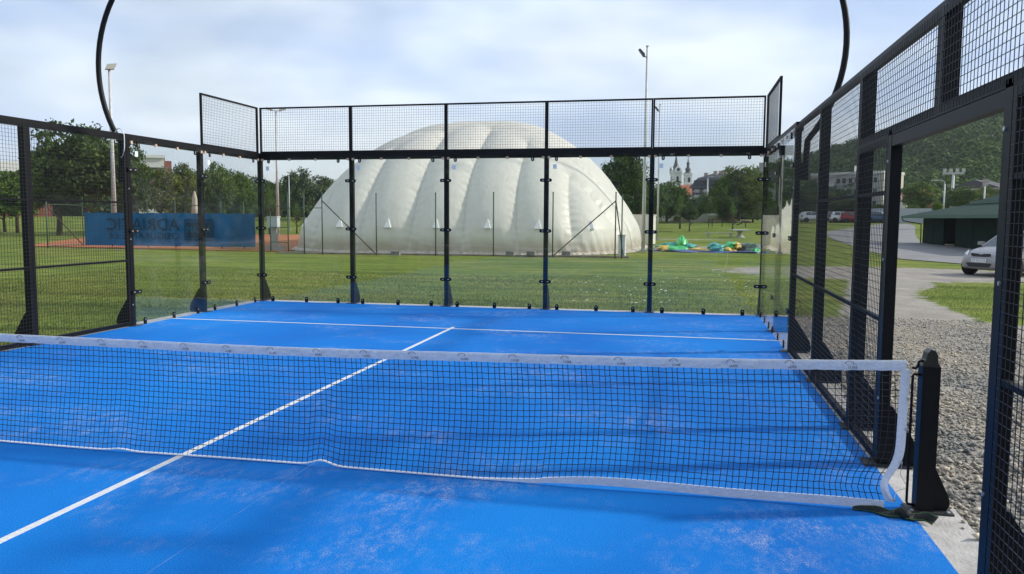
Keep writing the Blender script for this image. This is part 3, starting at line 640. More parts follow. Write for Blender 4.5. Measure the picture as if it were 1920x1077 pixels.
# grey cabinet right of dome, white tank, boards
p=onz(1166,480,0); r=thing('utility_cabinet','narrow pale grey utility cabinet at the right corner of the dome','cabinet',(p[0],p[1],-.03),R(-8)); MB().box(-.16,.16,-.12,.12,.06,.98).build('body',mat('cab',(.62,.64,.63),.5,0,.08,5),r); MB().box(-.18,.18,-.14,.14,.981,1.03).build('lid',mat('cablid',(.5,.52,.52),.5),r); MB().box(-.17,.17,-.13,.13,0,.06).build('plinth',CONC,r); MB().box(-.1,.12,-.126,-.1205,.15,.9).build('door',mat('cabdoor',(.6,.63,.63),.5),r)
p=onz(1203,459,0); r=thing('storage_container','cream container standing right of the dome behind the tall pole','container',(p[0]+.1,p[1],-.03),R(-6)); MB().box(-.75,.55,0,2.0,.05,2.0).build('body',mat('cream_panel',(.62,.6,.53),.6,0,.08,2),r); MB().box(-.8,.6,-.03,2.05,2.001,2.07).build('lid',mat('cream_lid',(.6,.58,.5),.6),r)
for k in range(4): MB().box(-.70+.33*k,-.68+.33*k,-.02,-.001,.1,1.95).build('rib',MATS['cream_panel'],r)
# ================================================================== LIGHT MASTS
def mast(u,vt,D,label,kind,r0=.11,r1=.05,group='floodlight masts round the tennis courts',m=POLE):
    g=gnd(u,D); h=at(u,vt,D)[2]-g.z; o=thing('light_mast',label,'light pole',g,-math.atan2(g.x-CAM[0],g.y-CAM[1]),group)
    MB().tube([(0,0,0),(0,0,h)],r0,10,r1).build('pole',m,o,True); MB().box(-.2,.2,-.2,.2,0,.12).build('base',CONC,o)
    DK=mat('lamp_dark',(.06,.06,.065),.4); LT=mat('lamp_pale',(.5,.48,.44),.4)
    if kind=='floodL':
        MB().tube([(0,0,h-.55),(-.2,0,h-.5)],.03,6).build('arm',DK,o); MB().prism([(-.46,h-.16),(-.36,h-.12),(-.12,h-.38),(-.1,h-.5),(-.22,h-.5)],1,-.2,.2).build('lamp_head',DK,o,False,True)
        MB().box(-.07,.07,-.07,.07,h,h+.05).build('cap',m,o)
    if kind=='floodR':
        MB().tube([(0,0,h-.1),(-.05,0,h+.05)],.05,6).build('arm',LT,o); MB().prism([(-.22,h+.0),(-.1,h+.3),(.42,h+.38),(.26,h+.05)],1,-.2,.2).build('lamp_head',LT,o,False,True)
    if kind=='twin':
        MB().box(-.5,.5,-.03,.03,h-.05,h).build('arm',m,o)
        for s in (-1,1): MB().prism([(s*.3,h+.02),(s*.3,h+.14),(s*.85,h+.26),(s*.85,h+.1)],1,-.2,.2).build('lamp_head',LT,o,False,True)
    if kind=='street':
        MB().tube([(0,0,h),(.03,0,h+.25),(.2,0,h+.4),(.75,0,h+.42)],.04,6).build('arm',m,o); MB().prism([(.5,h+.36),(1.15,h+.40),(1.1,h+.5),(.6,h+.5)],1,-.13,.13).build('lamp_head',LT,o,False,True)
    if kind=='streetL':
        MB().tube([(0,0,h),(-.05,0,h+.3),(-.4,0,h+.5),(-1.0,0,h+.48)],.05,6).build('arm',m,o); MB().prism([(-.8,h+.42),(-1.7,h+.46),(-1.6,h+.56),(-.9,h+.56)],1,-.15,.15).build('lamp_head',LT,o,False,True)
    if kind=='stadium':
        MB().box(-1.6,1.6,-.08,.08,h-.1,h+.05).build('crossarm',m,o)
        for k in range(4): MB().box(-1.5+.9*k,-1.0+.9*k,-.2,.1,h+.2,h+.8).build('lamp_head',LT,o)
        MB().box(-1.5,1.5,-.02,.02,h+.052,h+.2).build('bracket_plate',m,o)
mast(1207,88,43.6,'tall grey floodlight pole right of the dome with one lamp near its top','floodL',.115,.05)
mast(1233,197,67.9,'second slim floodlight pole seen just right of the glass wall post','floodL',.10,.045)
mast(215,132,53.5,'pale floodlight pole above the big dark tree at left','floodR',.15,.07)
mast(521,208,76,'floodlight pole with twin lamps behind the top left mesh','twin',.17,.06)
mast(543,330,92,'short white street lamp left of the dome','street',.07,.05,'street lamps')
mast(1325,335,170,'thin grey lamp post before the apartment house','street',.2,.12,'street lamps')
mast(1783,326,150,'stadium floodlight mast with four lamps on a crossbar','stadium',.3,.18,'street lamps')
mast(1768,345,125,'curved grey street lamp left of the stadium mast','streetL',.13,.09,'street lamps')
mast(1843,350,125,'curved street lamp right of the stadium mast above the shelter','street',.13,.09,'street lamps')
mast(1688,365,140,'small lamp post left of the tree in the doorway','street',.1,.07,'street lamps')
# ================================================================== TREES
def crown_mesh(name,seed,m,nclump=90,per=62,leaf=.044,shape='round'):
    g=np.random.default_rng(seed); C=[]
    while len(C)<nclump:
        p=g.uniform(-1,1,3); q=np.linalg.norm(p)
        if q>1 or q<.28: continue
        if g.random()>q**1.3: continue
        lump=.80+.20*math.sin(p[0]*4.1+seed)*math.sin(p[1]*3.7+seed*2)*math.sin(p[2]*3.9+1)+.12*g.normal()
        p=p*min(1.05,lump)
        if shape=='cone': p[:2]*=(1-(p[2]+1)/2)**.75+.08
        if shape=='col': p[:2]*=min(1,1.15-abs(p[2])**2)
        C.append(p)
    C=np.array(C); P=np.repeat(C,per,0)+g.normal(0,.085,(nclump*per,3))*np.array([1,1,.75])
    n=len(P); a=g.normal(size=(n,3)); a/=np.linalg.norm(a,axis=1,keepdims=True); b=np.cross(a,g.normal(size=(n,3))); b/=np.linalg.norm(b,axis=1,keepdims=True)
    s=leaf*g.uniform(.6,1.35,(n,1)); V=np.empty((n,4,3)); V[:,0]=P-a*s; V[:,1]=P+b*s*.6; V[:,2]=P+a*s; V[:,3]=P-b*s*.6
    return npmesh(name,V.reshape(-1,3),np.arange(4*n).reshape(n,4),m)
LM={'dark':leafmat('leaf_dark',(.034,.068,.016),(.10,.155,.036)),'mid':leafmat('leaf_mid',(.05,.10,.02),(.135,.205,.042)),'bright':leafmat('leaf_bright',(.06,.13,.018),(.16,.26,.04)),'grey':leafmat('leaf_grey',(.06,.09,.045),(.14,.18,.10)),'warm':leafmat('leaf_warm',(.065,.10,.02),(.17,.205,.045))}
CR={}
for i,k in enumerate(LM):
    CR[k,'round']=[crown_mesh('crown',10*i+j,LM[k],190,62) for j in range(2)]
    CR[k,'cone']=[crown_mesh('crown',10*i+7,LM[k],60,50,.03,'cone')]
TRK=[]
for sd in range(3):
    g=random.Random(sd); mb=MB(); mb.tube([(0,0,0),(.01,.02,.3),(.03*g.uniform(-1,1),.0,.6),(.05*g.uniform(-1,1),.02,1.0)],.055,8,.02)
    for k in range(7):
        a=g.uniform(0,6.28); z=g.uniform(.28,.7); l=g.uniform(.3,.55); mb.tube([(0,0,z),(l*.5*math.cos(a),l*.5*math.sin(a),z+.12),(l*math.cos(a),l*math.sin(a),z+.32)],.022,6,.006)
    TRK.append(mb.mesh('trunk',BARK,True))
tk=0
def tree(u,vtop,D,wpx,label,kind='mid',shape='round',vbot=None,trunk=.18,name=None,group=None,cat='tree'):
    global tk
    g=gnd(u,D); s=D/FPX; h=at(u,vtop,D)[2]-g.z; w=wpx*s/2
    o=thing(name or 'broadleaf_tree',label,cat,g,random.uniform(0,6),group)
    zb=h*trunk if vbot is None else at(u,vbot,D)[2]-g.z
    zb*=.8; cz=(h+zb)/2; rz=(h-zb)/2
    link('trunk',TRK[tk%3],o,(0,0,0),(0,0,tk),(h*.55,h*.55,h*.75))
    cr=CR[kind,shape]; link('crown',cr[tk%len(cr)],o,(0,0,cz),(0,0,tk*1.3),(w*1.16,w*1.16,rz*1.1)); tk+=1
GL='trees left of the dome'; GRR='trees right of the dome'
for a in ((32,318,88,80,'bright green round tree in front of the white hall','bright','round',398),(8,335,90,60,'bright green small tree at the far left picture edge','bright','round',398),
 (165,232,78,150,'big dark walnut tree behind the left mesh bay','dark','round',392),(110,262,80,80,'dark lower tree against the left side of the big walnut','dark','round',395),(238,268,80,70,'dark tree at the right of the pale floodlight pole','dark','round',395),
 (300,312,84,74,'olive green tree behind the blue banner emblem','warm','round',398),(345,304,86,60,'olive tree left of the closed parasol','warm','round',398),(405,304,88,62,'green tree behind glass between two court posts','mid','round',398),(440,318,90,56,'green tree right of the closed parasol','mid','round',398),
 (463,352,92,50,'pale green shrubby tree near the back corner of the court','bright','round',400),(478,330,130,70,'dark distant tree behind the back left corner','dark','round',402),(508,338,132,50,'dark distant tree left of the twin lamp pole','dark','round',402),
 (560,315,112,66,'big grey green willow left of the dome','grey','round',402),(612,330,115,60,'grey green tree half hidden by the dome edge','grey','round',400),(590,345,120,50,'dark tree between willow and dome','dark','round',402)):
    tree(*a[:5],a[5],a[6],a[7],group=GL)
tree(506,350,80,26,'slender young bright tree beside the twin lamp pole','bright','cone',396,name='young_tree',group=GL)
tree(556,382,85,20,'small young tree in front of the willow','bright','cone',402,name='young_tree',group=GL)
for a in ((1168,282,95,84,'tall dark green tree behind the right shoulder of the dome','dark','round',395),(1198,320,97,50,'dark tree right of the dome by the tall pole','dark','round',400),
 (1250,338,115,70,'broad green tree left below the church towers','mid','round',408),(1228,350,112,50,'green tree just right of the wall post','mid','round',408),(1308,372,140,60,'dark bushes below the apartment house','dark','round',408),(1325,362,135,36,'narrow dark tree beside the lamp post','mid','round',408),
 (1385,308,118,84,'huge dense olive tree right of the apartment house','warm','round',404),(1360,335,116,56,'lower green tree at the left foot of the huge olive tree','mid','round',408),(1412,345,116,52,'lower olive tree at the right foot of the huge olive tree','warm','round',406),(1420,322,150,44,'far tree behind the back right corner','mid','round',400)):
    tree(*a[:5],a[5],a[6],a[7],group=GRR)
tree(1275,364,100,26,'slender bright young tree below the church','bright','cone',404,name='young_tree',group=GRR)
tree(1374,380,96,20,'small bright young tree before the olive tree','bright','cone',402,name='young_tree',group=GRR)
tree(1293,385,95,30,'round dark clipped shrub left of the skate ramp','dark','round',409,name='round_shrub',group=GRR,cat='shrub')
GD='trees on the right below the hill'
for a in ((1722,342,135,54,'round green tree seen through the doorway','mid','round',390),(1800,348,140,44,'tree right of the stadium mast','mid','round',388),(1826,356,145,40,'green tree left of the red brown roof','warm','round',388),(1848,348,160,40,'pale tree behind the red brown roof','mid','round',385),(1520,335,150,40,'dark tree left of the white apartment block','dark','round',398),(1508,352,130,26,'dark tree behind the first mesh post','dark','round',398),(1575,376,128,46,'dark tree before the apartment block','dark','round',396),(1604,372,128,40,'dark tree at the foot of the apartment block','dark','round',396),(1545,350,145,34,'dark tree at the left end of the apartment block','dark','round',396),(1645,382,140,24,'small tree at the block gable','mid','round',395),(1905,360,150,50,'green tree beyond the shelter roof','mid','round',385)):
    tree(*a[:5],a[5],a[6],a[7],group=GD)
tree(1757,378,105,16,'tiny round young tree by the concrete wall','bright','round',396,name='young_tree',group=GD)
tree(1710,384,120,20,'small bush on the lawn left of the street lamp','mid','round',398,name='round_shrub',group=GD,cat='shrub')
# far wood behind the left trees, plus unseen trees added behind the camera
def far_wood():
    mb=[];V=[];F=[];k=0; g=np.random.default_rng(3)
    for i in range(240):
        u=-150+i*6.2 if i<120 else 600+(i-120)*7.2; D=g.uniform(170,210); b=gnd(u,D); h=(at(u,g.uniform(345,372) if i<120 else g.uniform(374,394),D)[2]-b.z); n=110
        p=g.normal(0,1,(n,3)); p/=np.linalg.norm(p,axis=1,keepdims=True); p=p*g.uniform(.6,1,(n,1))*np.array([3.2,3.2,h/2])+np.array([b.x,b.y,b.z+h/2])
        a=g.normal(size=(n,3))*.55; c=g.normal(size=(n,3))*.55
        q=np.stack([p-a,p+c,p+a,p-c],1).reshape(-1,3); V.append(q)
    for i in range(150):  # unseen trees behind the camera, added to block sky reflections in the glass
        a=R(-150*i/150); D=g.uniform(55,75); b=np.array([CAM[0]+D*math.cos(a-R(15)),CAM[1]+D*math.sin(a-R(15)),0]); h=g.uniform(7,13); n=150
        if b[1]>-34: continue
        p=g.normal(0,1,(n,3)); p/=np.linalg.norm(p,axis=1,keepdims=True); p=p*g.uniform(.6,1,(n,1))*np.array([3.2,3.2,h/2])+b+np.array([0,0,h/2])
        e=g.normal(size=(n,3))*.6; c=g.normal(size=(n,3))*.6
        V.append(np.stack([p-e,p+c,p+e,p-c],1).reshape(-1,3))
    V=np.concatenate(V); stuff(tag(link('far_wood',npmesh('far_wood',V,np.arange(len(V)).reshape(-1,4),LM['dark'])),'dark line of far woodland behind the left trees, plus unseen trees added behind the camera','woodland'))
far_wood()
# ================================================================== HILL WITH FOREST
HP=[(1380,352),(1440,325),(1500,303),(1560,289),(1620,276),(1665,258),(1720,248),(1780,236),(1840,217),(1900,203),(1960,190),(2050,170),(2200,150),(2400,150),(2700,190)]
def hill():
    us=[p[0] for p in HP]; nu=110; nd=30; V=[];F=[]
    def top(u): return np.interp(u,us,[p[1] for p in HP])
    D0,D1=215,430
    for i in range(nu):
        u=1380+i*(2700-1380)/(nu-1); 
        for j in range(nd):
            t=j/(nd-1); D=D0+(D1-D0)*t+60*max(0,t-.9)*10*0
            zt=at(u,top(u)+14,D1)[2]; zb=T(*at(u,400,D0)[:2])-1
            p=at(u,400,D); z=zb+(zt-zb)*(ss(0,1,t)*.45+.55*t)+2.5*math.sin(u*.02+t*7)*math.sin(math.pi*t); V.append((p[0],p[1],z))
    for i in range(nu):   # back slope
        pass
    F=[(i*nd+j,(i+1)*nd+j,(i+1)*nd+j+1,i*nd+j+1) for i in range(nu-1) for j in range(nd-1)]
    struct(link('hill',npmesh('hill',V,F,mat('hill_floor',(.012,.02,.008),.95,0,.3,.1),True)))
    g=np.random.default_rng(5); A=[]; Vn=np.array(V).reshape(nu,nd,3)
    for k in range(2300):
        fi=g.uniform(0,nu-1.01)**1.0; 
        if g.random()<.55: fi=fi*.55
        fj=g.uniform(0,nd-1.01); i,j=int(fi),int(fj); a,b=fi-i,fj-j
        p=Vn[i,j]*(1-a)*(1-b)+Vn[i+1,j]*a*(1-b)+Vn[i,j+1]*(1-a)*b+Vn[i+1,j+1]*a*b
        r=g.uniform(2.6,5.6); n=230
        q=g.normal(0,1,(n,3)); q/=np.linalg.norm(q,axis=1,keepdims=True); q[:,2]=np.abs(q[:,2])*1.1-.25; q*=r*g.uniform(.72,1.05,(n,1)); q+=p+np.array([0,0,r*.75])
        nn=q-(p+np.array([0,0,r*.6])); nn/=np.linalg.norm(nn,axis=1,keepdims=True); nn+=g.normal(0,.45,(n,3))
        e=np.cross(nn,g.normal(size=(n,3))); e/=np.linalg.norm(e,axis=1,keepdims=True); f=np.cross(nn,e); f/=np.linalg.norm(f,axis=1,keepdims=True)
        s=g.uniform(.3,.62,(n,1)); A.append(np.stack([q-e*s,q+f*s,q+e*s,q-f*s],1).reshape(-1,3))
    A=np.concatenate(A); m=leafmat('leaf_hill',(.032,.068,.02),(.09,.15,.038),.15,.05,.09)
    stuff(tag(link('hill_forest',npmesh('hill_forest',A,np.arange(len(A)).reshape(-1,4),m)),'dense dark green forest covering the hillside on the right','forest'))
hill()
# ================================================================== BUILDINGS
def broot(name,u,D,label,cat='building',turn=0,group=None):
    g=gnd(u,D); rz=-math.atan2(g.x-CAM[0],g.y-CAM[1])+turn; o=thing(name,label,cat,g,rz,group); s=D/FPX
    X=lambda q:(q-u)*s
    Z=lambda v:float(at(u,v,D)[2]-g.z)
    return o,X,Z
PLAS=mat('plaster_white',(.62,.61,.58),.85,0,.08,.3); BRICK=mat('brick_red',(.22,.075,.05),.9,0,.2,1.5); ORANGE=mat('tile_orange',(.45,.13,.06),.85,0,.2,.8); SLATE=mat('roof_dark',(.045,.045,.055),.7,0,.2,.8); WIN=mat('window_dark',(.03,.035,.045),.15); CREAM=mat('plaster_cream',(.58,.54,.44),.85,0,.08,.3); GREY=mat('plaster_grey',(.36,.35,.33),.85,0,.15,.3); REDR=mat('tile_red',(.30,.06,.035),.8,0,.2,.8); COPPER=mat('spire_slate',(.05,.055,.065),.55,0,.2,.5)
def gable(mb,x0,x1,y0,y1,z0,z1,ov=.4):
    ym=(y0+y1)/2; return mb.prism([(y0-ov,z0),(y1+ov,z0),(ym,z1)],0,x0-ov,x1+ov)
def windows(o,xs_,zs_,w,h,y=-.02,m=WIN,fr=None):
    me=MB().box(-w/2,w/2,-.05,.02,0,h).mesh('window',m); sm=MB().box(-w/2-.08,w/2+.08,-.14,.0,-.1,-.002).mesh('sill',PLAS)
    for x in xs_:
        for z in zs_:
            k=link('window',me,o,(x,y,z)); link('sill',sm,k)
# left hall
o,X,Z=broot('sports_hall',20,130,'long white and brick hall behind trees at the far left'); zr=Z(303); z2=Z(352)
MB().box(X(-160),X(78),0,25,0,z2*.55).build('brick_base',BRICK,o); MB().box(X(-160),X(78),.05,24.9,z2*.55,Z(322)).build('wall',PLAS,o); MB().box(X(-165),X(83),-.6,25.5,Z(322),zr).build('roof_band',mat('metal_white',(.66,.66,.64),.5),o)
windows(o,[X(u) for u in range(-140,78,12)],(Z(358),),.9,1.6)
o,X,Z=broot('brick_apartment_block',300,150,'white topped block with brick side behind the left trees'); MB().box(X(268),X(309),0,15,0,Z(297)).build('wall',PLAS,o); MB().box(X(309)+.01,X(321),1,15,0,Z(301)).build('brick_wing',BRICK,o); MB().box(X(266),X(311),-.4,15.4,Z(297)+.01,Z(297)+.5).build('roof_band',MATS['metal_white'],o); windows(o,[X(u) for u in range(275,308,9)],(Z(330),Z(350)),1.2,1.4)
# church
def tower(uc,wpx,vb,prof,label,name,D=420,sq=True):
    o,X,Z=broot(name,uc,D,label,'church tower',R(24)); w=wpx*D/FPX/2*.82
    MB().box(-w,w,0,2*w,0,Z(vb)).build('shaft',mat('church_white',(.8,.78,.74),.85,0,.05,.2),o)
    MB().box(-w-.35,w+.35,-.35,2*w+.35,Z(vb)+.002,Z(vb)+.7).build('cornice',MATS['church_white'],o)
    MB().box(-w-.2,w+.2,-.2,2*w+.2,Z(vb+18),Z(vb+18)+.4).build('string_course',MATS['church_white'],o)
    z0=Z(vb)+.71; sc=D/FPX
    MB().lathe([(r*sc,z0+h*sc) for r,h in prof],8,(0,w,0)).build('spire',COPPER,o)
    ztop_=z0+prof[-1][1]*sc; MB().box(-.09,.09,w-.09,w+.09,ztop_,ztop_+1.6).box(-.45,.45,w-.07,w+.07,ztop_+.9,ztop_+1.1).build('cross',COPPER,o)
    arch=[(-.62,0),(.62,0),(.62,1.9)]+[(.62*math.cos(q),1.9+.62*math.sin(q)) for q in np.linspace(.3,2.84,6)]+[(-.62,1.9)]
    a=MB().prism(arch,1,-.06,.05).mesh('belfry_window',WIN,fixn=True)
    link('belfry_window',a,o,(0,-.02,Z(vb+14))); link('belfry_window',a,o,(-w+.02,w,Z(vb+14)),(0,0,-math.pi/2))
    return o,X,Z,w
o,X,Z,w=tower(1268.5,19,326,[(9.8,0),(7.6,5),(6.4,9),(4.6,13),(3.2,18),(1.9,25),(.7,31),(.1,34)],'white church tower with clock gables and tall dark pointed spire','church_tower')
CG=MB().prism([(-1.9,0),(1.9,0),(1.7,1.5),(.8,2.6),(0,3.0),(-.8,2.6),(-1.7,1.5)],1,-.5,.3).mesh('clock_gable',MATS['church_white'],fixn=True); CK=MB().prism([(.85*math.cos(q),1.4+.85*math.sin(q)) for q in np.linspace(0,2*math.pi,13)[:-1]],1,-.56,-.505).mesh('clock_face',WIN,fixn=True)
for k,(lx,ly,rr) in enumerate(((0,-.2,0),(-w-.2,w,-math.pi/2))):
    q=link('clock_gable',CG,o,(lx,ly,Z(326)+.72),(0,0,rr)); link('clock_face',CK,q)
tower(1290,14,328,[(7.4,0),(5,2.5),(4.4,4),(5.6,6.5),(5.0,9),(2.6,11.5),(2.6,17),(3.4,18.5),(1.6,21),(.9,23),(1.4,24.5),(.5,27),(.1,31)],'slimmer grey church tower with dark onion lantern spire','church_tower')
o,X,Z=broot('orange_roof_house',1290,330,'house with bright orange tiled roof below the church','house'); MB().box(X(1276),X(1312),0,12,0,Z(368)).build('wall',CREAM,o); gable(MB(),X(1276),X(1312),0,12,Z(368)+.01,Z(346)).build('roof',ORANGE,o,False,True)
# apartment house with mansard
o,X,Z=broot('mansard_apartment_house',1322,230,'brown apartment house with dark mansard roof and balconies','apartment house',R(-18))
MB().box(X(1296),X(1352),0,16,0,Z(353)).build('wall',mat('wall_brown',(.20,.15,.13),.85,0,.25,.5),o)
MB().add([(X(1295)-.6,-.8,Z(353)+.01),(X(1353)+.5,-.8,Z(353)+.01),(X(1353)+.5,16.8,Z(353)+.01),(X(1295)-.6,16.8,Z(353)+.01),(X(1301),2.4,Z(333)),(X(1349),2.4,Z(333)),(X(1349),13.6,Z(333)),(X(1301),13.6,Z(333)),(X(1318),8,Z(323)),(X(1348),8,Z(323))],[(0,1,5,4),(1,2,6,5),(2,3,7,6),(3,0,4,7),(4,5,9,8),(5,6,9),(6,7,8,9),(7,4,8),(3,2,1,0)]).build('roof',SLATE,o)
ch=MB().box(-.5,.5,-.5,.5,0,2.4).mesh('chimney',mat('chimney',(.35,.30,.27),.9))
for u,v,y in ((1309.5,333,6),(1327,330,6),(1333,329,8),(1340,328,8)): link('chimney',ch,o,(X(u),y,Z(v)-.8))
for z in (Z(358),Z(368),Z(378)):
    windows(o,[X(u) for u in range(1300,1352,6)],(z,),.7,1.1,m=WIN)
    for u0 in (1303,1320,1338): MB().box(X(u0),X(u0+9),-1.2,-.06,z-.5,z+.35).build('balcony',GREY,o)
dm=MB().box(-.7,.7,-.6,1.4,0,1.5).mesh('dormer',SLATE)
for u in (1304,1313,1324,1333,1343): link('dormer',dm,o,(X(u),.4,Z(348)))
o,X,Z=broot('pale_house',1425,200,'pale house half hidden behind the back right corner','house'); MB().box(X(1414),X(1450),0,10,0,Z(343)).build('wall',PLAS,o); gable(MB(),X(1414),X(1450),0,10,Z(343)+.01,Z(320)).build('roof',SLATE,o,False,True); windows(o,[X(1420),X(1430),X(1440)],(Z(352),Z(372)),1.2,1.4); link('chimney',ch,o,(X(1424),5,Z(322)))
# white apartment block
o,X,Z=broot('apartment_block',1600,215,'long pale apartment block below the hill behind the right mesh','apartment house',R(-26)); x0,x1=X(1520),X(1648); zt=Z(327)
MB().box(x0,x1,0,11,0,zt).build('wall',GREY,o); MB().box(x0-.2,x1+.2,-.2,11.2,zt+.01,zt+.6).build('parapet',PLAS,o); MB().box(x1+.01,x1+.12,.1,10.9,.5,zt).build('gable_wall',CREAM,o)
wz=[zt-2.2-2.8*k for k in range(4)]
windows(o,[x0+1+1.55*k for k in range(int((x1-x0-1)/1.55)) if k%5 not in (3,)],wz,.85,1.25,-.02)
for k in range(int((x1-x0-1)/1.55)):
    if k%5==3:
        for z in wz: MB().box(x0+.5+1.55*k,x0+2.0+1.55*k,-.9,-.04,z-.6,z+.35).build('balcony',PLAS,o)
for u in (1585,1590,1600): MB().box(X(u)-.2,X(u)+.2,4,4.4,zt+.61,zt+2.4).build('vent_pipe',PLAS,o)
# houses below the hill
o,X,Z=broot('red_roof_house',1742,190,'brick house with bright red roof behind the doorway tree','house',R(30)); MB().box(X(1728),X(1748),0,9,0,Z(368)).build('wall',BRICK,o); gable(MB(),X(1728),X(1748),0,9,Z(368)+.01,Z(354),.5).build('roof',REDR,o,False,True)
o,X,Z=broot('small_red_house',1688,185,'small low house with red roof at the left of the doorway','house',R(-20)); MB().box(X(1680),X(1696),0,8,0,Z(378)).build('wall',CREAM,o); gable(MB(),X(1680),X(1696),0,8,Z(378)+.01,Z(365),.5).build('roof',REDR,o,False,True)
o,X,Z=broot('brown_roof_house',1860,175,'house with wide brown red roof above the shelter','house'); MB().box(X(1838),X(1900),0,10,0,Z(372)).build('wall',PLAS,o); gable(MB(),X(1838),X(1900),0,10,Z(372)+.01,Z(352),.5).build('roof',mat('tile_brown',(.13,.055,.05),.85,0,.2,.8),o,False,True); link('chimney',ch,o,(X(1848),4,Z(358)))
o,X,Z=broot('white_gable_house',1876,195,'white gabled house up the slope at the right doorway edge','house',R(60)); MB().box(X(1866),X(1900),0,10,0,Z(352)).build('wall',PLAS,o); gable(MB(),X(1866),X(1900),0,10,Z(352)+.01,Z(336),.5).build('roof',SLATE,o,False,True)
# concrete wall on the right, white wall by the courts
o,X,Z=broot('concrete_wall',1725,118,'long grey concrete panel wall below the hill','wall')
pn=MB().box(-1.0,.98,0,.15,0,Z(391)).mesh('panel',mat('wall_panel',(.36,.37,.40),.9,0,.12,.6))
x=X(1660)
while x<X(1790): link('panel',pn,o,(x,0,0)); x+=2.0
o,X,Z=broot('white_wall',1255,122,'low cream wall right of the dome beyond the lawn','wall'); MB().box(X(1210),X(1273),0,.3,0,Z(401)).build('wall',CREAM,o); MB().box(X(1253),X(1264),-.5,-.01,0,Z(408)).build('step',CREAM,o)
# ================================================================== PLAY AREA
def ramp():
    o,X,Z=broot('skate_ramp',1325,122,'grey concrete skate ramp on the far lawn','ramp'); h=Z(401)
    pr_=[(X(1297),0),(X(1338)+.5,0),(X(1338)+.5,h),(X(1318),h)]+[(X(1318)-(X(1318)-X(1297))*t,h*(1-t)**1.8) for t in (.2,.4,.6,.8)]
    MB().prism(pr_,1,0,3.5).build('slab',CONC,o,False,True); MB().box(X(1327),X(1339),-.2,-.01,h-.25,h+.02).build('edge',WHITE,o)
ramp()
def mound(u,D,wpx,vt,label):
    g=gnd(u,D); w=wpx*D/FPX/2; h=at(u,vt,D)[2]-g.z; o=thing('dirt_mound',label,'mound',g,0,'dirt mounds by the ramp'); n=24; V=[];F=[]
    for j in range(8):
        for i in range(n):
            a=6.283*i/n; r=w*j/7*(1+.12*math.sin(3*a)); V.append((r*math.cos(a),.7*r*math.sin(a),h*(.5+.5*math.cos(math.pi*j/7))-.02+.04*math.sin(a*5+j)))
    F=[(j*n+i,(j+1)*n+i,(j+1)*n+(i+1)%n,j*n+(i+1)%n) for j in range(7) for i in range(n)]
    link('earth',npmesh('earth',V,F,mat('earth',(.24,.17,.085),.95,0,.35,1.5,.5,15,col2=(.15,.16,.05)),True),o)
mound(1352,118,92,405,'brown grassy dirt mound right of the skate ramp'); mound(1277,118,60,407,'small brown dirt mound left of the skate ramp')
o,X,Z=broot('table_tennis_table',1388,80,'pale concrete table tennis table on the lawn','table',R(10)); MB().box(-.78,.78,-1.35,1.35,.70,.78).build('table_top',mat('conc_green',(.45,.50,.46),.8,0,.1,2),o); MB().lathe([(.55,0),(.5,.05),(.22,.25),(.2,.5),(.35,.699)],12).build('pedestal',CONC,o,True)
o,X,Z=broot('concrete_bench',1350,82,'low pale slab bench left of the table tennis table','bench',R(8)); MB().box(-1.4,1.4,-.2,.2,.36,.44).build('seat',CONC,o)
for s in (-1.1,1.1): MB().box(s-.1,s+.1,-.18,.18,0,.36).build('leg',CONC,o)
o,X,Z=broot('exercise_bars',1343,104,'black outdoor exercise bars on thin posts','exercise bars')
for u in (1330,1336,1353.5): MB().tube([(X(u),0,0),(X(u),0,Z(410))],.05,6).build('post',STEEL,o)
MB().tube([(X(1330),0,Z(412)),(X(1336),.0,Z(414)),(X(1340),0,Z(411))],.05,6).build('bar',STEEL,o); 
o,X,Z=broot('exercise_bench',1396,104,'outdoor exercise machine with dark rollers','exercise machine')
MB().tube([(X(1398),0,0),(X(1398),0,Z(416))],.06,6).build('post',STEEL,o); MB().tube([(X(1390),-.1,Z(416)),(X(1408),-.1,Z(416))],.16,10).build('roller',mat('roller',(.10,.06,.06),.6),o,True); MB().tube([(X(1382),0,Z(422)),(X(1392),0,Z(419))],.06,6).build('footrest',STEEL,o)
o,X,Z=broot('wooden_swing_frame',1253,116,'thin brown timber frame before the cream wall','frame')
for u in (1240,1266): MB().tube([(X(u)-.25,0,0),(X(u),0,Z(403))],.05,6).tube([(X(u)+.05,.3,0),(X(u),0,Z(403))],.05,6).build('leg',RUSTPOST,o)
MB().tube([(X(1239),0,Z(402.5)),(X(1267),0,Z(402.5))],.05,6).build('beam',RUSTPOST,o)
# closed parasol
o,X,Z=broot('closed_parasol',366,56,'closed beige parasol behind the blue banner','parasol'); h=Z(358); MB().tube([(0,0,0),(0,0,h)],.03,8).build('pole',BARK,o)
pv=[];
for z,r in ((h-.02,.03),(h-.15,.07),(h-.5,.13),(h-1.1,.16),(h-1.7,.2),(h-1.75,.05)):
    for k in range(16): a=6.283*k/16; q=r*(1+(.28 if k%2 else -.1)); pv.append((q*math.cos(a),q*math.sin(a),z))
MB().add(pv,[(i*16+k,(i+1)*16+k,(i+1)*16+(k+1)%16,i*16+(k+1)%16) for i in range(5) for k in range(16)]).build('canopy',mat('canvas_beige',(.52,.46,.36),.85,0,.1,4),o,True,True)
MB().lathe([(.35,0),(.35,.1),(.05,.12)],12).build('base',CONC,o)
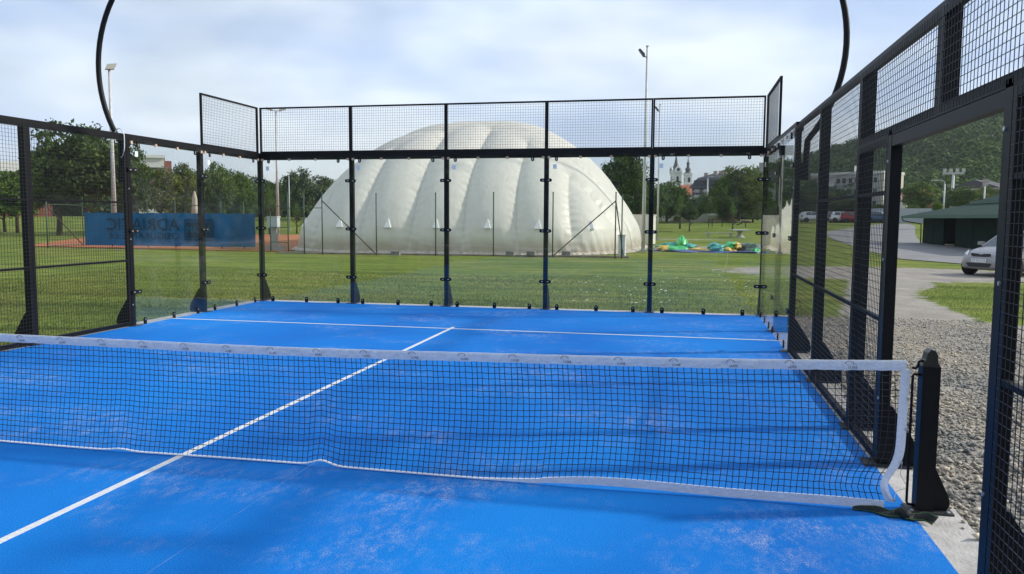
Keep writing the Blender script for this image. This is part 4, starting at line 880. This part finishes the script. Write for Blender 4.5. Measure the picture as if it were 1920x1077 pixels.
# deflated bouncy castle
def blob(mb,c,s,seed,n1=18,n2=10,amp=.25):
    vs=[]
    for j in range(n2+1):
        ph=math.pi*j/n2-math.pi/2
        for i in range(n1):
            th=6.283*i/n1; d=Vector((math.cos(th)*math.cos(ph),math.sin(th)*math.cos(ph),math.sin(ph))); k=1+amp*mnoise.noise(d*1.7+Vector((seed,0,0)))*2+.08*math.sin(th*7+seed)
            vs.append((c[0]+d.x*s[0]*k,c[1]+d.y*s[1]*k,max(.0,c[2]+d.z*s[2]*k)))
    mb.add(vs,[(j*n1+i,j*n1+(i+1)%n1,(j+1)*n1+(i+1)%n1,(j+1)*n1+i) for j in range(n2) for i in range(n1)]); return mb
def castle():
    o,X,Z=broot('deflated_bouncy_castle',1330,45.5,'deflated green and yellow bouncy castle crumpled on the lawn','bouncy castle')
    c=lambda n,r,g,b: mat('pvc_'+n,(r,g,b),.35,0,.25,3)
    teal,green,yel,navy,grey=c('teal',.02,.28,.25),c('green',.06,.48,.14),c('yellow',.62,.42,.06),c('navy',.06,.08,.22),c('greygreen',.13,.17,.14)
    for name,u,zc,w,h,y,m,sd in (('base_sheet',1290,0,52,.20,-.2,navy,1),('base_sheet',1375,0,50,.16,-.3,navy,2),('fold',1262,.1,24,.55,.5,teal,3),('fold',1281,.4,7,.6,.6,green,4),('fold',1272,.05,17,.42,-.35,green,5),('fold',1292,.1,14,.5,.3,teal,6),('fold',1310,.05,27,.25,-.1,yel,7),('fold',1253,.1,12,.35,-.25,yel,8),('fold',1345,.15,13,.5,-.15,teal,9),('fold',1339,.3,7,.35,0,teal,10),('fold',1362,.1,12,.38,.1,yel,11),('fold',1370,.3,11,.36,.4,green,12),('fold',1380,.3,6,.36,.35,yel,13),('fold',1402,.1,18,.66,.5,grey,14),('fold',1412,.05,8,.3,-.3,green,15),('fold',1306,.1,8,.35,.6,grey,16)):
        blob(MB(),(X(u),y,zc),(w*1.35*45.5/FPX,.75 if name=='fold' else 1.4,h*.6),sd,26,14,.26).build(name,m,o,True,True)
castle()
# ================================================================== SHELTER
def shelter():
    a=onz(1730,456,0); b=onz(1872,472,0); a=Vector((a[0],a[1],0)); b=Vector((b[0],b[1],0)); d=b-a; Lw=d.length; rz=math.atan2(d.y,d.x)
    o=thing('green_shelter','low dark green shed with wide green roof beside the road','shed',(a.x,a.y,-.03),rz)
    dk=mat('green_panel',(.008,.022,.017),.9,0,.2,1,spec=.1); rf=mat('green_roof',(.012,.038,.028),.9,0,.15,.6,.2,8,spec=.15); fa=mat('fascia_green',(.03,.09,.065),.5)
    h=2.02; dep=9.0; g0,g1=.33*Lw,.50*Lw
    nseg=6; edges=[0,.17*Lw,g0,g1,.72*Lw,Lw,1.35*Lw]
    for k,(p,q) in enumerate(zip(edges[:-1],edges[1:])):
        if k==2: continue
        MB().box(p+.05,q-.05,0,.08,.04,h).build('wall_panel',dk,o)
    for p in edges: MB().box(p-.05,p+.05,-.02,.1,0,h+.1).build('post',dk,o)
    MB().box(-.05,1.35*Lw,dep-.1,dep,0,h).build('back_wall',dk,o); MB().box(-.05,.03,.1,dep-.1,0,h).build('end_wall',dk,o)
    # lower roof
    e=1.0; x0,x1=-e,1.37*Lw; zl=2.05; zu=3.05
    MB().add([(x0,-e-.3,zl),(x1,-e-.3,zl),(x1,3.2,zu),(x0+3.2,3.2,zu),(x0,dep+e,zl),(x1,dep+e,zl),(x0,-e-.3,zl+.09),(x1,-e-.3,zl+.09),(x1,3.2,zu+.09),(x0+3.2,3.2,zu+.09),(x0,dep+e,zl+.09)],[(0,3,2,1),(6,7,8,9),(0,4,3),(6,9,10),(0,1,7,6),(4,0,6,10),(1,2,8,7),(3,4,10,9)]).build('roof',rf,o,False,True)
    MB().box(x0-.03,x1,-e-.42,-e-.305,zl-.1,zl+.10).build('gutter',fa,o)
    # raised upper roof
    x2=x0+3.4; zb=3.15
    MB().box(x2+.4,x1-.3,3.3,8.5,2.2,zb).build('clerestory',dk,o)
    MB().add([(x2,2.6,zb),(x1,2.6,zb),(x1,9.2,zb),(x2,9.2,zb),(x2+3.5,5.9,4.5),(x1,5.9,4.5)],[(3,2,1,0),(0,1,5,4),(1,2,5),(2,3,4,5),(3,0,4)]).build('roof',rf,o,False,True)
    MB().box(x2-.03,x1,2.48,2.595,zb-.14,zb+.08).build('gutter',fa,o)
    MB().tube([(x0+.1,-e-.36,zl-.1),(x0+.15,-e-.3,zl-.3),(-.12,-.15,zl-.55),(-.12,-.12,0)],.045,6).build('downpipe',dk,o)
    return o,a,d.normalized(),Lw,rz,g0,g1
SH=shelter()
# ================================================================== CARS
def car_meshes(paint):
    M={}
    st=[(1.84,.50,.30,.50),(1.80,.62,.22,.60),(1.68,.74,.20,.70),(1.40,.81,.20,.82),(1.0,.83,.20,.92),(.78,.83,.20,.97),(.2,.835,.2,1.0),(-.6,.835,.2,1.02),(-1.2,.83,.2,1.03),(-1.6,.80,.22,1.0),(-1.78,.72,.26,.92),(-1.82,.6,.34,.7)]
    vs=[];fs=[];n=12
    for x,hw,zb,zt in st:
        h=zt-zb; ring=[(-hw*.88,zb),(-hw,zb+.14*h),(-hw*1.01,zb+.45*h),(-hw*.985,zb+.72*h),(-hw*.93,zt-.04),(-hw*.78,zt),(hw*.78,zt),(hw*.93,zt-.04),(hw*.985,zb+.72*h),(hw*1.01,zb+.45*h),(hw,zb+.14*h),(hw*.88,zb)]
        vs+=[(x,y,z) for y,z in ring]
    for i in range(len(st)-1):
        for k in range(n): fs.append((i*n+k,i*n+(k+1)%n,(i+1)*n+(k+1)%n,(i+1)*n+k))
    fs+=[tuple(range(n)),tuple((len(st)-1)*n+k for k in range(n))[::-1]]
    M['body']=MB().add(vs,fs).mesh('body',paint,True,True)
    cb=[(.80,.74,.955),(.05,.60,1.43),(-.5,.61,1.475),(-1.25,.59,1.44),(-1.74,.68,1.0)]
    def cab(off,zo):
        v=[];f=[]
        for x,w,z in cb: v+=[(x,-w-off,z+zo),(x,w+off,z+zo)]
        return v
    v=cab(0,0); base=[(.80,-.76,.94),(.05,-.79,.99),(-.5,-.79,1.0),(-1.25,-.78,1.0),(-1.74,-.70,.98)]
    vs=v+[p for p in base]+[(p[0],-p[1],p[2]) for p in base]; fs=[(2*i,2*i+2,2*i+3,2*i+1) for i in range(4)]+[(10+i,11+i,2*i+2,2*i) for i in range(4)]+[(15+i,2*i+1,2*i+3,16+i) for i in range(4)]
    M['cabin']=MB().add(vs,fs).mesh('cabin',paint,False,True)
    def lerp(a,b,t): return tuple(a[i]+(b[i]-a[i])*t for i in range(3))
    def quad(a,b,c,d,ins,off):
        a,b,c,d=map(Vector,(a,b,c,d)); m=(a+b+c+d)/4; n_=(b-a).cross(d-a).normalized()
        if n_.dot(m-Vector((-.4,0,1.1)))<0: n_=-n_
        return [p.lerp(m,ins)+n_*off for p in (a,b,c,d)]
    G=mat('car_glass',(.05,.06,.065),.08,spec=.9)
    M['windscreen']=MB().add(quad(v[0],v[1],v[3],v[2],.09,.006),[(0,1,2,3)]).mesh('windscreen',G); M['rear_window']=MB().add(quad(v[6],v[7],v[9],v[8],.14,.006),[(0,1,2,3)]).mesh('rear_window',G)
    sw=MB()
    for s in (1,-1):
        for (xa,xb) in ((0,1),(1,2),(2,3)):
            pass
    M['side_window']=[MB().add([Vector(p) for p in q],[(0,1,2,3)]).mesh('side_window',G) for q in (((.55,.775,1.03),(-.42,.798,1.04),(-.42,.625,1.42),(.06,.617,1.39)),((-.48,.798,1.04),(-1.2,.788,1.04),(-1.15,.61,1.39),(-.48,.625,1.42)))]
    M['tyre']=MB().lathe([(.2,-.09),(.27,-.095),(.295,-.06),(.295,.06),(.27,.095),(.2,.09)],18).mesh('tyre',mat('tyre',(.012,.012,.013),.85),True)
    rim=MB().lathe([(.2,.05),(.19,.07),(.05,.075),(.045,.09)],18); 
    M['rim']=rim.mesh('rim',mat('rim_dark',(.05,.05,.055),.5,.5)); sp=MB()
    for k in range(5):
        a=6.283*k/5; sp.add([(math.cos(a+q)*r,math.sin(a+q)*r,z) for r,q,z in ((.03,.9,.10),(.03,-.9,.10),(.205,-.17,.088),(.205,.17,.088))],[(0,1,2,3)])
    sp.lathe([(.188,.085),(.21,.09),(.21,.06)],18); M['spokes']=sp.mesh('spokes',mat('alloy',(.55,.55,.56),.35,.6))
    M['arch']=MB().lathe([(.345,-.012),(.345,.012)],20).mesh('wheel_arch',mat('arch_black',(.01,.01,.01),.9))
    DKP=mat('grille_black',(.012,.012,.014),.5); HL=mat('headlight_glass',(.55,.58,.58),.1,spec=.8)
    M['grille']=MB().prism([(-.33,.655),(-.05,.62),(0,.60),(.05,.62),(.33,.655),(.36,.70),(.34,.745),(.1,.73),(0,.70),(-.1,.73),(-.34,.745),(-.36,.70)],0,0,.02).mesh('grille',DKP,fixn=True)
    M['intake']=MB().prism([(-.36,.30),(.36,.30),(.45,.40),(.42,.43),(-.42,.43),(-.45,.40)],0,0,.02).mesh('air_intake',DKP,fixn=True)
    M['plate']=MB().box(0,.02,-.26,.26,.455,.57).mesh('number_plate',mat('plate_white',(.75,.76,.78),.4))
    M['head']=MB().add([(1.70,.50,.66),(1.50,.77,.70),(1.24,.80,.83),(1.42,.66,.845),(1.62,.52,.76)],[(0,1,2,3,4)]).mesh('headlight',HL)
    M['head2']=MB().add([(1.70,-.50,.66),(1.50,-.77,.70),(1.24,-.80,.83),(1.42,-.66,.845),(1.62,-.52,.76)],[(4,3,2,1,0)]).mesh('headlight',HL)
    M['mirror']=MB().box(.5,.66,.84,.99,.98,1.1).mesh('mirror',paint); M['mirror2']=MB().box(.5,.66,-.99,-.84,.98,1.1).mesh('mirror',paint)
    M['tail']=MB().box(-1.83,-1.70,.62,.78,.72,1.0).mesh('tail_light',mat('tail_red',(.4,.02,.02),.3))
    return M
def place_car(M,label,loc,heading,detail=True,group=None,plate=None,sc=1):
    o=thing('parked_car',label,'car',loc,heading,group,sc)
    bo=link('body',M['body'],o)
    if detail:
        md=bo.modifiers.new('s','SUBSURF'); md.levels=md.render_levels=2
    link('cabin',M['cabin'],o); link('windscreen',M['windscreen'],o); link('rear_window',M['rear_window'],o)
    for me in M['side_window']: link('side_window',me,o,(0,.006,0)); link('side_window',me,o,(0,-.006,0),(0,0,0),(1,-1,1))
    for x in (1.22,-1.15):
        for s in (1,-1):
            w=link('tyre',M['tyre'],o,(x,s*.745,.295),(-s*math.pi/2,0,0)); w.name='wheel'; link('rim',M['rim'],w); link('spokes',M['spokes'],w)
            link('wheel_arch',M['arch'],o,(x,s*.832,.32),(-s*math.pi/2,0,0))
    link('grille',M['grille'],o,(1.735,0,0),(0,R(-14)*0,0)); link('air_intake',M['intake'],o,(1.82,0,0)); pl=link('number_plate',M['plate'],o,(1.835,0,0))
    if plate:
        link('lettering',plate,pl,(.0225,0,.512),(math.pi/2,0,math.pi/2))
    link('headlight',M['head'],o,(.012,.012,.012)); link('headlight',M['head2'],o,(.012,-.012,.012)); link('mirror',M['mirror'],o); link('mirror',M['mirror2'],o)
    link('tail_light',M['tail'],o); link('tail_light',M['tail'],o,(0,0,0),(0,0,0),(1,-1,1))
    return o
def paint(n,c): return mat('paint_'+n,c,.25,.35,spec=.6)
SIL=car_meshes(paint('silver',(.27,.255,.25)))
pc=onz(1878,521,0); hd=math.atan2(-.56,-.83)
pt=text_mesh('PŽ 222-CN',.10,INK,'lettering')
hv=Vector((math.cos(hd),math.sin(hd),0)); side_l=Vector((-hv.y,hv.x,0))
# the near (left) front wheel stands at pixel (1900,519)
wl=onz(1899,519,0); c0=Vector((wl[0],wl[1],0))-hv*1.22-side_l*.745
place_car(SIL,'silver hatchback parked on gravel with its nose towards the court',(c0.x,c0.y,-.025),hd,True,None,pt)
BLKM=car_meshes(paint('black',(.008,.008,.01)))
o,a,d,Lw,rz,g0,g1=SH; nrm=Vector((-d.y,d.x,0)); q=a+d*((g0+g1)/2)+nrm*3.0
place_car(BLKM,'black car parked inside the green shed opening',(q.x,q.y,-.02),math.atan2(-nrm.y,-nrm.x),True,None,None,1.12)
WHM=car_meshes(paint('white',(.7,.7,.69))); BLM=car_meshes(paint('blue',(.05,.08,.16))); RDM=car_meshes(paint('red',(.3,.03,.03)))
for u,M,l,h in ((1524,WHM,'white car in the far car park, left of the second mesh post',.2),(1556,SIL,'silver car in the far row just right of the second mesh post',.1),(1564,BLM,'dark blue car in the far car park row',3.1),(1578,WHM,'white car in the middle of the far car park row',.15),(1592,SIL,'silver car at the right of the far car park row',3.0),(1600,RDM,'red car left of the third mesh post in the far row',.1),(1634,WHM,'white car in the far row before the block gable',3.2),(1645,BLM,'dark blue car at the right end of the far row',.1)):
    g=gnd(u,118); place_car(M,l,(g.x,g.y,g.z),h,False,'cars in the far car park')
# ================================================================== SMALL GROUND COVER
def blades():
    n=90000; g=np.random.default_rng(11); P=[]
    x=np.concatenate([g.uniform(-15,6.2,55000),g.uniform(-14,-5.35,20000),g.uniform(8.3,13.2,9000)]); y=np.concatenate([10.35+ (g.random(55000)**1.5)*9,g.uniform(1,10.3,20000),g.uniform(9.0,19,9000)])
    k=np.array([gravel_mask(a,b)<.45 for a,b in zip(x,y)]); x,y=x[k],y[k]; n=len(x)
    h=g.uniform(.02,.055,n); a=g.uniform(0,6.28,n); w=.006; ln=g.normal(0,.018,(n,2))
    V=np.empty((n,3,3)); V[:,0]=np.stack([x-w*np.cos(a),y-w*np.sin(a),np.full(n,-.032)],1); V[:,1]=np.stack([x+w*np.cos(a),y+w*np.sin(a),np.full(n,-.032)],1); V[:,2]=np.stack([x+ln[:,0],y+ln[:,1],-.03+h],1)
    stuff(tag(link('lawn_grass',npmesh('lawn_grass',V.reshape(-1,3),np.arange(3*n).reshape(n,3),leafmat('grass_blade',(.08,.11,.02),(.21,.21,.06),.28,.25,.5))),'short mown grass growing around the court','grass'))
blades()
def stones():
    g=np.random.default_rng(12); n=42000; x=5.22+g.random(n)**1.15*3.7; y=g.uniform(-3.2,10.6,n)
    k=(np.array([gravel_mask(a,b) for a,b in zip(x,y)])+(x<5.285)*(g.random(len(x))<.12)*.5>.3)&((x>5.285)|(g.random(len(x))<.15)); x,y=x[k],y[k]; n=len(x)
    s=np.clip(g.lognormal(-4.3,.42,n),.006,.04)*np.clip(1.15-.05*(y+3),.6,1.2); a=g.uniform(0,6.28,n)
    base=np.array([(1,0,0),(0,1,0),(-1,0,0),(0,-1,0),(0,0,.75),(0,0,-.5)],float); V=base[None]*s[:,None,None]*g.uniform(.65,1.35,(n,6,1)); V[:,:,0]*=1.25
    c,sn=np.cos(a),np.sin(a); X=V[:,:,0]*c[:,None]-V[:,:,1]*sn[:,None]; Y=V[:,:,0]*sn[:,None]+V[:,:,1]*c[:,None]; tl=g.normal(0,.35,(n,1)); Z=V[:,:,2]+tl*X
    Q=np.stack([X+x[:,None],Y+y[:,None],Z+np.where(x<5.285,.004,-.03)[:,None]+s[:,None]*.45],2).reshape(-1,3)
    f=np.array([(0,1,4),(1,2,4),(2,3,4),(3,0,4),(1,0,5),(2,1,5),(3,2,5),(0,3,5)]); Fq=(f[None]+6*np.arange(n)[:,None,None]).reshape(-1,3)
    stuff(tag(link('gravel_stones',npmesh('gravel_stones',Q,Fq,leafmat('gravel_stone',(.15,.145,.14),(.56,.51,.44),0,.2,.8))),'loose grey gravel stones beside the court kerb','gravel'))
stones()
def clover():
    g=np.random.default_rng(4); V=[]
    for k in range(46):
        u,v=g.uniform(1060,1420),g.uniform(505,572); p=onz(u,v,0); s=g.uniform(.012,.035)
        for q in range(6): V.append((p[0]+s*math.cos(q*1.047),p[1]+s*math.sin(q*1.047),.02+.01*(q%2)))
    stuff(tag(link('white_clover',npmesh('white_clover',V,np.arange(len(V)).reshape(-1,6),mat('clover_white',(.7,.7,.66),.8))),'scattered white flecks in the grass behind the glass wall','flowers'))
clover()

# ================================================================== AIR
def haze():
    m=bpy.data.materials.new('haze_air'); m.use_nodes=True; nt=m.node_tree; nt.nodes.clear(); o=nt.nodes.new('ShaderNodeOutputMaterial'); v=nt.nodes.new('ShaderNodeVolumePrincipled')
    v.inputs['Color'].default_value=(.85,.9,.96,1); v.inputs['Density'].default_value=.00018; v.inputs['Anisotropy'].default_value=.2; nt.links.new(v.outputs[0],o.inputs['Volume'])
    h=MB().box(-905,905,-305,1505,-1.1,140).build('haze',m); stuff(h)
haze()
